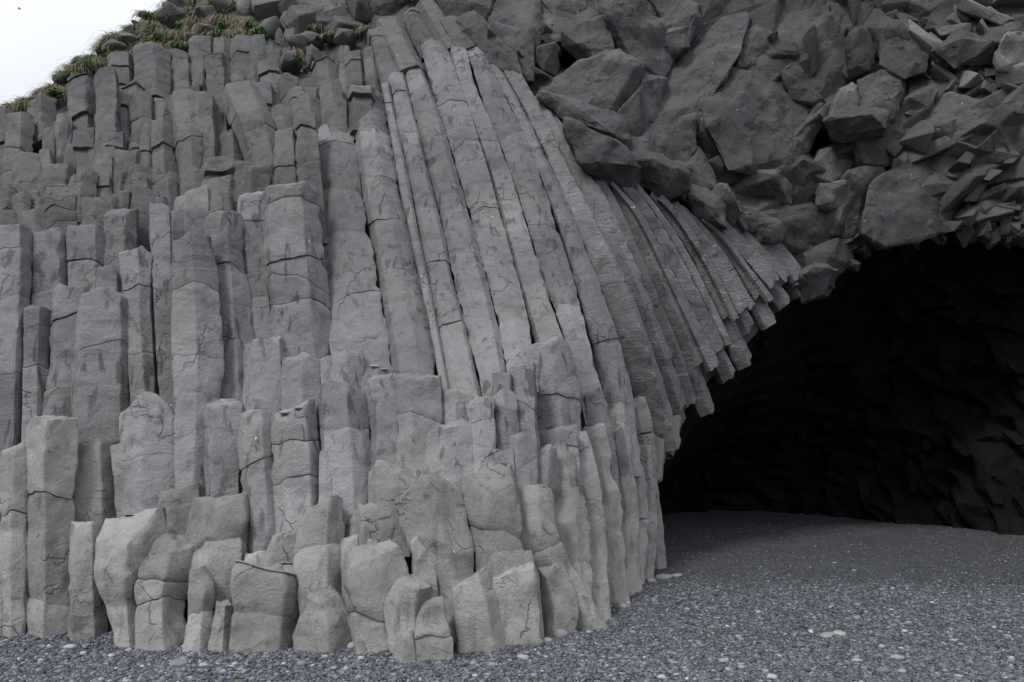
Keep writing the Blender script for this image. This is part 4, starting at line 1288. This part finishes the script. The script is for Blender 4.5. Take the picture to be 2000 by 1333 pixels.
def tuft(feat, x, y, w, style, dz=-0.1):
    rng = np.random.default_rng(int(x * 13 + y * 7))
    d = float(D(x, y)) + dz
    o = bpy.data.objects.new('grass_tuft', None)
    COL.objects.link(o)
    o.location = at(x, y + w * 0.25, d)
    o.empty_display_size = 0.1
    tag(o, feat, 'grass tuft', 'grass tufts on the hilltop')
    R = w / 2 / F * d
    pts = []
    r = random.Random(int(x + y))
    for _ in range(24):
        v = Vector((r.gauss(0, 1), r.gauss(0, 1), r.gauss(0, 1))).normalized()
        pts.append((v.x * R * .95, v.y * R * .7, v.z * R * 0.42))
    link('turf_base', rough_mesh('turf_base', pts, M_SOIL, bevel=0, edge=0.07, amp=0.04, seed=x * .1, sharp=60), o)
    nb = int(160 + 7 * w)
    if style in 'dm': blades('dry_blades', o, nb if style == 'd' else nb // 2, R, R * 0.9 + .08, 0.013, M_DRY, 1.3, rng)
    if style in 'gm': blades('green_blades', o, nb if style == 'g' else nb // 2, R * .9, R * 0.6 + .10, 0.016, M_GREEN, 0.95, rng)
    if style == 'b': blades('dry_blades', o, nb // 3, R, R * .4, 0.016, M_DRY, 1.2, rng, 0.42)
    return o
for s in [
 'bushy green tuft at the top edge|384,6,30,g', 'dry hanging tuft left of a grey ledge|416,12,36,d', 'low dry tuft beside the skyline boulder|372,22,22,d', 'brown tussock capping the skyline knob|330,12,26,d',
 'mixed tuft on a small ledge below the white bird|318,32,34,m', 'straw tuft draped over a small stone|386,42,34,d', 'large shaggy straw tuft with green foot|436,38,40,d', 'brown tussock under the skyline lip|300,48,32,d',
 'dark green turf edge on the skyline|268,56,36,m', 'big dark turf bank on the skyline|232,74,46,m', 'lower end of the dark turf bank|212,92,34,m', 'green patch behind the turf bank|305,62,38,g',
 'straw mound beside the green patch|334,66,36,d', 'drooping straw tuft over the upright stone|302,90,42,d', 'green grass mat above the cracked square column|352,88,46,g', 'thin straw fringe on the rounded stone|360,68,32,d',
 'brown fringe under the green mat|338,100,30,b', 'straw fringe above the wedge boulder|392,58,34,d', 'green sward above the tall column|430,68,40,g', 'shaggy brown tuft over the column edge|446,80,30,d',
 'straw clump left of the leafy shrub|470,64,34,d', 'green and straw clump over the leafy shrub|492,50,36,m', 'shaggy straw tuft with green crown in the rocks|624,24,38,m', 'brown turf mat with thin grass rim|655,66,56,b',
 'straw tuft left of the bright green cushion|670,14,26,d', 'brown turf hanging in the gully|608,92,24,b', 'straw tuft on the gully floor|574,98,22,d', 'tiny straw tuft by the crest|716,54,16,d',
 'green mat on the left slope|244,110,44,g', 'straw patch right of the green mat|272,106,30,d', 'mixed grass on the skyline step|182,118,44,m', 'straw strip on the skyline step|150,132,34,d', 'grassy lip above the lone stone|130,146,28,m',
 'straw slope under the lone stone|112,172,34,d', 'straw ledge on the left skyline|88,184,30,d', 'straw top on the far left skyline|58,198,36,d', 'straw and green top beside the frame edge|32,208,34,m', 'green tuft touching the left frame edge|8,216,28,g',
 'thin straw tuft on the upper ledge columns|330,28,18,d', 'thick straw tuft left of the brown turf mat|622,54,24,m', 'short green tuft at the foot of the turf bank|290,76,24,g', 'faded tuft over the arched column|326,96,26,d',
]:
    f, g = s.split('|')
    a = g.split(',')
    tuft(f, float(a[0]), float(a[1]), float(a[2]), a[3])

rt = random.Random(5)
for k in range(46):
    x = rt.uniform(20, 480)
    y = float(np.interp(x, SKYLINE[:, 0], SKYLINE[:, 1])) if x < 335 else 0
    y = y + rt.uniform(4, 16 if x < 190 else 62) if x < 335 else rt.uniform(2, 82)
    st = rt.choice('mmgg')
    tuft('small rough tuft of mixed grass in the turf of the hilltop', x, y, rt.uniform(16, 34), st, -0.06)['group'] = 'small tufts in the hilltop turf'

def leafy(feat, x, y, w, n, dz=-0.3):
    rng = np.random.default_rng(int(x * 5 + y))
    d = float(D(x, y)) + dz
    o = bpy.data.objects.new('leafy_plant', None)
    COL.objects.link(o)
    o.location = at(x, y + w * .4, d)
    o.empty_display_size = 0.1
    tag(o, feat, 'plant', 'leafy plants among the rocks')
    R = w / 2 / F * d
    c = rng.normal(0, 1, (n, 3))
    c /= np.linalg.norm(c, axis=1, keepdims=True)
    c *= (R * rng.uniform(.35, 1, n) ** .6)[:, None]
    c[:, 2] = c[:, 2] * 0.8 + R * .7
    u = rng.normal(0, 1, (n, 3)); u /= np.linalg.norm(u, axis=1, keepdims=True)
    v = np.cross(u, rng.normal(0, 1, (n, 3))); v /= np.linalg.norm(v, axis=1, keepdims=True)
    l = 0.035 + 0.02 * rng.random(n)
    V = np.stack([c - u * l[:, None], c + v * (l * .5)[:, None], c + u * l[:, None], c - v * (l * .5)[:, None]], 1).reshape(-1, 3)
    i = np.arange(n) * 4
    link('leaves', make_mesh('leaves', V, np.stack([i, i + 1, i + 2, i + 3], -1), M_LEAF, False), o)
    k = 8
    vv, ff = [], []
    for j in range(k):
        tip = c[j] * .8
        b = len(vv)
        for p in (np.zeros(3), tip):
            for q in range(4):
                an = q * math.pi / 2
                vv.append(p + np.array([math.cos(an), math.sin(an), 0]) * (0.009 if p is tip else 0.014))
        for q in range(4): ff.append((b + q, b + (q + 1) % 4, b + 4 + (q + 1) % 4, b + 4 + q))
    link('stems', make_mesh('stems', np.array(vv), np.array(ff), M_SOIL), o)
for s in ['yellow-green leafy shrub hanging over the column tops|506,66,32,420', 'small green plant on a rock in the gully|538,42,16,150', 'small green plant below the gully turf|580,116,14,130', 'tiny green sprig on the peaked column|597,138,9,60',
          'bright green cushion plant at the top edge|690,10,30,300', 'dark green bush on the skyline turf|291,34,18,180', 'bright green cushion in the short turf|312,76,26,260', 'small dark green clump by the shaggy tuft|432,52,20,160',
          'small green sprig beside the brown turf mat|622,76,12,90', 'green clump at the far left of the skyline|108,182,20,160', 'small green sprig at a column crack|516,165,9,60', 'fresh green clump beside faceted boulders|350,48,14,110']:
    f, g = s.split('|')
    a = [float(v) for v in g.split(',')]
    leafy(f, a[0], a[1], a[2], int(a[3]))

# ------------------------------------------------------------------ birds
M_WHITE = plain_material('white feathers', (0.80, 0.80, 0.78, 1), 0.6, 0.05)
M_WING = plain_material('grey feathers', (0.35, 0.36, 0.38, 1), 0.6, 0.05)
M_BEAK = plain_material('yellow beak', (0.55, 0.33, 0.04, 1), 0.5, 0.05)
def lathe(name, prof, mat, parent, sx=1.0, n=16):
    th = np.linspace(0, 2 * np.pi, n, endpoint=False)
    V = np.concatenate([np.stack([r * np.cos(th) * sx + ox, r * np.sin(th), np.full(n, z)], -1) for r, z, ox in prof])
    return link(name, make_mesh(name, V, np.concatenate([np.stack([k * n + np.arange(n), k * n + (np.arange(n) + 1) % n, (k + 1) * n + (np.arange(n) + 1) % n, (k + 1) * n + np.arange(n)], -1) for k in range(len(prof) - 1)]), mat), parent)
def perched_bird(x, y):
    d = float(D(x, y)) - 0.25
    o = bpy.data.objects.new('seabird', None)
    COL.objects.link(o)
    o.location = at(x, y + 6, d)
    o.empty_display_size = .1
    tag(o, 'white bird sitting upright on the grassy skyline', 'bird')
    lathe('body', [(0.004, 0, 0), (0.035, .005, 0), (0.052, .04, 0), (0.050, .09, 0), (.038, .125, .004), (.032, .145, .008), (.034, .165, .010), (.026, .185, .010), (.003, .195, .010)], M_WHITE, o, 0.9)
    lathe('beak', [(0.010, .160, .036), (0.006, .158, .052), (0.001, .154, .062)], M_BEAK, o, 0.6, 8)
    lathe('tail', [(0.002, .0, -.06), (0.018, .02, -.045), (0.02, .05, -.03), (0.004, .07, -.02)], M_WING, o, 0.5, 8)
perched_bird(315, 16)
def flying_bird(x, y, d):
    o = bpy.data.objects.new('seabird', None)
    COL.objects.link(o)
    o.location = at(x, y, d)
    o.empty_display_size = .1
    tag(o, 'tiny distant bird flying in the white sky', 'bird')
    b = lathe('body', [(0.003, -.22, 0), (.03, -.16, 0), (.06, -.02, 0), (.05, .1, 0), (.035, .16, 0), (.004, .22, 0)], M_WING, o)
    b.rotation_euler = (0, math.radians(70), 0)
    for s in (-1, 1):
        V = []
        for t in np.linspace(0, 1, 6):
            w = .09 * (1 - t * .8)
            zz = .16 * math.sin(t * 2.0)
            for e, u in ((.012, -1), (.012, 1), (-.012, 1), (-.012, -1)):
                V.append((u * w - .1 * t, s * (.04 + .42 * t), zz + e * (1 - t * .7)))
        k = np.arange(5)[:, None] * 4
        q = np.arange(4)[None]
        Fc = np.stack([k + q, k + (q + 1) % 4, k + 4 + (q + 1) % 4, k + 4 + q], -1).reshape(-1, 4)
        link('wing', make_mesh('wing', np.array(V), Fc, M_WING), o)
    o.rotation_euler = (0.5, 0.3, 0.4)
flying_bird(38, 18, 75)

# ------------------------------------------------------------------ the beach
def ground_z(x, y):
    p = np.stack([np.asarray(x, float), np.asarray(y, float), 0 * np.asarray(x, float)], -1)
    near = np.exp(-((p[..., 0]) ** 2 + (p[..., 1] - 8) ** 2) / 900.0)
    return near * (0.030 * vnoise(p * 0.55) + 0.012 * vnoise(p * 1.7 + 4) )
def beach_material():
    m = bpy.data.materials.new('black shingle')
    m.use_nodes = True
    nt = m.node_tree
    bs = nt.nodes['Principled BSDF']
    geo = nt.nodes.new('ShaderNodeNewGeometry')
    P = geo.outputs['Position']
    vo = nt.nodes.new('ShaderNodeTexVoronoi')
    vo.inputs['Scale'].default_value = 75
    nt.links.new(P, vo.inputs['Vector'])
    sep = nt.nodes.new('ShaderNodeSeparateColor')
    nt.links.new(vo.outputs['Color'], sep.inputs[0])
    tone = ramp(nt, sep.outputs[0], 0, 1, 0.35, 1.6)
    tone = mathn(nt, 'MULTIPLY', tone, ramp(nt, noise(nt, P, 0.8, 4), .3, .7, .8, 1.2))
    g = nt.nodes.new('ShaderNodeCombineColor')
    for k in range(3): nt.links.new(tone, g.inputs[k])
    col = mixc(nt, 1.0, (0.045, 0.046, 0.050, 1), g.outputs['Color'], 'MULTIPLY')
    nt.links.new(col, bs.inputs['Base Color'])
    bs.inputs['Roughness'].default_value = 0.7
    h = mathn(nt, 'MULTIPLY', ramp(nt, vo.outputs['Distance'], 0, .7, 1, 0), 0.012)
    bp = nt.nodes.new('ShaderNodeBump')
    bp.inputs['Strength'].default_value = 0.9
    nt.links.new(h, bp.inputs['Height'])
    nt.links.new(bp.outputs['Normal'], bs.inputs['Normal'])
    return m
def build_beach():
    gx = np.concatenate([-np.geomspace(400, 14, 14), np.arange(-13, 22, 0.2), np.geomspace(22.5, 400, 14)])
    gy = np.concatenate([-np.geomspace(400, 3, 14), np.arange(-2.5, 24, 0.2), np.geomspace(25, 400, 12)])
    X, Y = np.meshgrid(gx, gy, indexing='ij')
    Z = ground_z(X, Y)
    me = make_mesh('beach', np.stack([X, Y, Z], -1).reshape(-1, 3), grid_faces(len(gx), len(gy)), beach_material())
    tag(link('beach', me), kind='structure')
build_beach()

# one low-poly pebble: a squashed octahedron split once
def unit_pebble(sub=1):
    bm = bmesh.new()
    bmesh.ops.create_icosphere(bm, subdivisions=sub, radius=1)
    V = np.array([v.co for v in bm.verts]); Fc = np.array([[v.index for v in f.verts] for f in bm.faces])
    bm.free()
    return V, Fc
M_PEB = plain_material('pebbles', (0.1, 0.1, 0.1, 1), 0.62, 0.12, 60, attr='tone')
def pebble_mesh(name, n, dist, size, rng, seed_tone):
    V0, F0 = unit_pebble(1)
    u = rng.random(n)
    d = dist[0] * (dist[1] / dist[0]) ** (u ** 1.0)
    xs = (rng.uniform(-1.0, 1.25, n)) * d + rng.normal(0, .1, n)
    px = CX + xs / d * F
    gy = CAMZ * F / d + HY
    lim = np.interp(px, GROUND[:, 0], GROUND[:, 1])
    ok = (gy > lim - 6) | (px > 1262)
    d, xs = d[ok], xs[ok]
    shade = np.interp(d + 0.8 * vnoise(np.stack([xs * .8, d * .8, 0 * d], -1)), [7.4, 9.0], [1.12, 0.72])  # darker shingle by the cave; lit foreground and cave shade also put into its tone
    n = len(d)
    s = size[0] * np.exp(rng.normal(0, size[1], n))
    s = np.minimum(s, size[2])
    pw = np.interp(d, [7.6, 9.2], [1.0, 0.7])                       # finer shingle runs into the cave
    s = s * pw
    shp = np.stack([s * rng.uniform(.9, 1.7, n), s * rng.uniform(.7, 1.1, n), s * rng.uniform(.35, .7, n)], -1)
    wob = 1 + 0.22 * rng.uniform(-1, 1, (n, len(V0), 1))
    P = V0[None] * wob * shp[:, None]
    rz, rx = rng.uniform(0, 6.28, n), rng.normal(0, .3, n)
    c, sn = np.cos(rx)[:, None], np.sin(rx)[:, None]
    y, z = P[..., 1] * c - P[..., 2] * sn, P[..., 1] * sn + P[..., 2] * c
    P[..., 1], P[..., 2] = y, z
    c, sn = np.cos(rz)[:, None], np.sin(rz)[:, None]
    x, y = P[..., 0] * c - P[..., 1] * sn, P[..., 0] * sn + P[..., 1] * c
    P[..., 0], P[..., 1] = x, y
    gz = ground_z(xs, d)
    P += np.stack([xs, d, gz + shp[:, 2] * rng.uniform(0.1, .8, n)], -1)[:, None]
    Fc = (F0[None] + (np.arange(n) * len(V0))[:, None, None]).reshape(-1, 3)
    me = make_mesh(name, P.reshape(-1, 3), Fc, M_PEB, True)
    t = np.exp(rng.normal(math.log(0.088), .42, n))
    li = rng.random(n)
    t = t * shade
    t = np.where(li < 0.009, rng.uniform(.18, .42, n), t)
    hue = np.stack([t * 0.93, t * 0.99, t * 1.13], -1)
    warm = rng.random(n) < 0.015
    hue[warm] = np.stack([t * 1.2, t * 1.03, t * .82], -1)[warm]
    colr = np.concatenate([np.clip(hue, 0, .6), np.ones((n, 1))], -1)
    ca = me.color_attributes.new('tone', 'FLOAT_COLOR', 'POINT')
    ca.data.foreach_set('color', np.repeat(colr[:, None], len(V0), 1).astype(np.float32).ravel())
    return me
rp = np.random.default_rng(21)
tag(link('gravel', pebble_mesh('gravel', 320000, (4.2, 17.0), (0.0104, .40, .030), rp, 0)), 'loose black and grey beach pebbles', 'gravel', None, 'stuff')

M_COB = rock_material('cobble', (0.24, 0.238, 0.235, 1), streaks=0, bump=0.25, var=0.35, specks=0.0)
M_COBL = rock_material('light cobble', (0.29, 0.285, 0.275, 1), streaks=0, bump=0.2, var=0.2, specks=0.0)
def cobble(feat, x, y, w, mat, group, z=None, d=None, flat=0.5, name='pebble'):
    r = random.Random(int(x * 17 + y))
    if d is None:
        d = CAMZ * F / (y - HY)
    V, Fc = unit_pebble(3)
    a = w / 2 / F * d
    V = V * np.array([a * 1.05, a * r.uniform(.7, .95), a * flat * r.uniform(.85, 1.25)])
    V = V + a * 0.12 * vnoise(V / a * 1.3 + r.uniform(0, 99))[:, None] * np.array([1, 1, .6])
    o = link(name, make_mesh(name, V, Fc, mat))
    p = at(x, y, d)
    p[2] = (float(ground_z(p[0], p[1])) + a * flat * 0.55) if z is None else z
    o.location = p
    o.rotation_euler = (r.uniform(-.12, .12), r.uniform(-.12, .12), r.uniform(-.5, .5))
    return tag(o, feat, 'pebble', group)
GC = 'large cobbles on the black shingle'
for s in ['biggest round grey cobble on the shingle before the cliff corner|1047,1264,30,c,.75', 'dark round cobble right of the biggest grey one|1069,1256,20,c,.65', 'smooth cobble tight against the cliff foot|1094,1246,30,c,.65',
          'flat grey cobble below the biggest round one|1021,1289,24,c,.4', 'pale egg-shaped pebble under the low saddle block|691,1272,24,l,.6', 'grey flat pebble right of the pale egg-shaped one|726,1277,22,c,.5',
          'wide low grey cobble at the bottom left|348,1302,32,c,.4', 'pale long pebble at the lower left|136,1260,20,l,.4', 'round pale pebble near the bottom left corner|162,1274,12,l,.8', 'white flat pebble in the bottom left corner|79,1283,15,l,.4',
          'grey pebble just before the saddle block|589,1306,20,c,.6', 'pale oval pebble beneath the massive wide block|397,1308,18,l,.5', 'bright oval pebble at the lower right of the cliff|1414,1294,20,l,.4', 'white round pebble on the bottom edge|1508,1327,20,l,.55',
          'long pale pebble on the right half of the shingle|1674,1292,20,l,.35', 'large flat cobble at the right of the shingle|1752,1285,26,c,.4', 'grey hump of a cobble on the bottom edge|1724,1314,28,c,.5', 'slender pale slate on the right shingle|1614,1242,28,c,.3',
          'narrow white chip on the far right shingle|1818,1219,11,l,.3', 'dark slab pebble near the middle of the shingle|1640,1238,24,c,.35']:
    f, g = s.split('|')
    a = g.split(',')
    cobble(f, float(a[0]), float(a[1]), float(a[2]), M_COB if a[3] == 'c' else M_COBL, GC, flat=float(a[4]))
for s in ['flat broken stone lying at the corner by the cave|1296,1128,34,c,.3', 'second flat stone beside the corner stone|1322,1124,22,c,.3', 'angular stone at the foot of the last thin column|1272,1138,20,c,.5', 'small stone wedged under the lumpy short column|1216,1186,18,c,.6']:
    f, g = s.split('|')
    a = g.split(',')
    cobble(f, float(a[0]), float(a[1]), float(a[2]), M_COB, GC, flat=float(a[4]))
r = random.Random(77)
for k in range(30):
    x, y = r.uniform(900, 1995), r.uniform(1165, 1330)
    if y < float(np.interp(x, GROUND[:, 0], GROUND[:, 1])) + 8 and x < 1270: continue
    lt = r.random() < .45
    cobble('small pale pebble loose on the dark shingle' if lt else 'small mid grey pebble loose on the dark shingle', x, y, r.uniform(8, 16) * (y - 850) / 430, M_COBL if lt else M_COB, 'pale pebbles on the shingle' if lt else 'grey pebbles on the shingle', flat=r.uniform(.35, .7))
for k in range(14):
    x = r.uniform(10, 900)
    y = r.uniform(float(np.interp(x, GROUND[:, 0], GROUND[:, 1])) + 10, 1332)
    cobble('small pale pebble loose on the dark shingle', x, y, r.uniform(8, 15), M_COBL, 'pale pebbles on the shingle', flat=r.uniform(.35, .7))

# pebbles thrown up onto the ledges
def ledge_pebble(feat, key, u, w, mat):
    parts, tp, tr = BUILT[key]
    V = [p.matrix_world @ v.co if False else (v.co + p.location + (p.parent.location if p.parent else Vector())) for p in parts[-1:] for v in p.data.vertices]
    polys = [tuple(q.vertices) for q in parts[-1].data.polygons]
    bvh = BVHTree.FromPolygons(V, polys)
    hit = bvh.ray_cast(Vector((tp[0] + u * tr, tp[1] - 0.55 * tr, tp[2] + 2)), Vector((0, 0, -1)))
    if hit[0] is None: return
    p = hit[0]
    a = w / 2 / F * p.y
    x = CX + p.x / p.y * F
    y = HY - (p.z - CAMZ) / p.y * F
    cobble(feat, x, y, w, mat, 'pebbles lying on the rock ledges', z=p.z + a * .22, d=p.y, flat=.3)
for f, key, u, w, m in [('flat grey pebble lying on the dark stained column', (302, 786), -.1, 26, M_COB), ('thin grey pebble lying on the flat-topped column', (571, 794), -.1, 24, M_COB), ('second thin pebble on the flat-topped column', (571, 794), .45, 20, M_COB),
                        ('pair pebble on the low ledge stone, larger', (738, 724), -.1, 20, M_COB), ('pair pebble on the low ledge stone, smaller', (738, 724), .5, 15, M_COBL), ('white pebble resting on the rounded twisting column', (1045, 958), .4, 8, M_COBL)]:
    ledge_pebble(f, key, u, w, m)
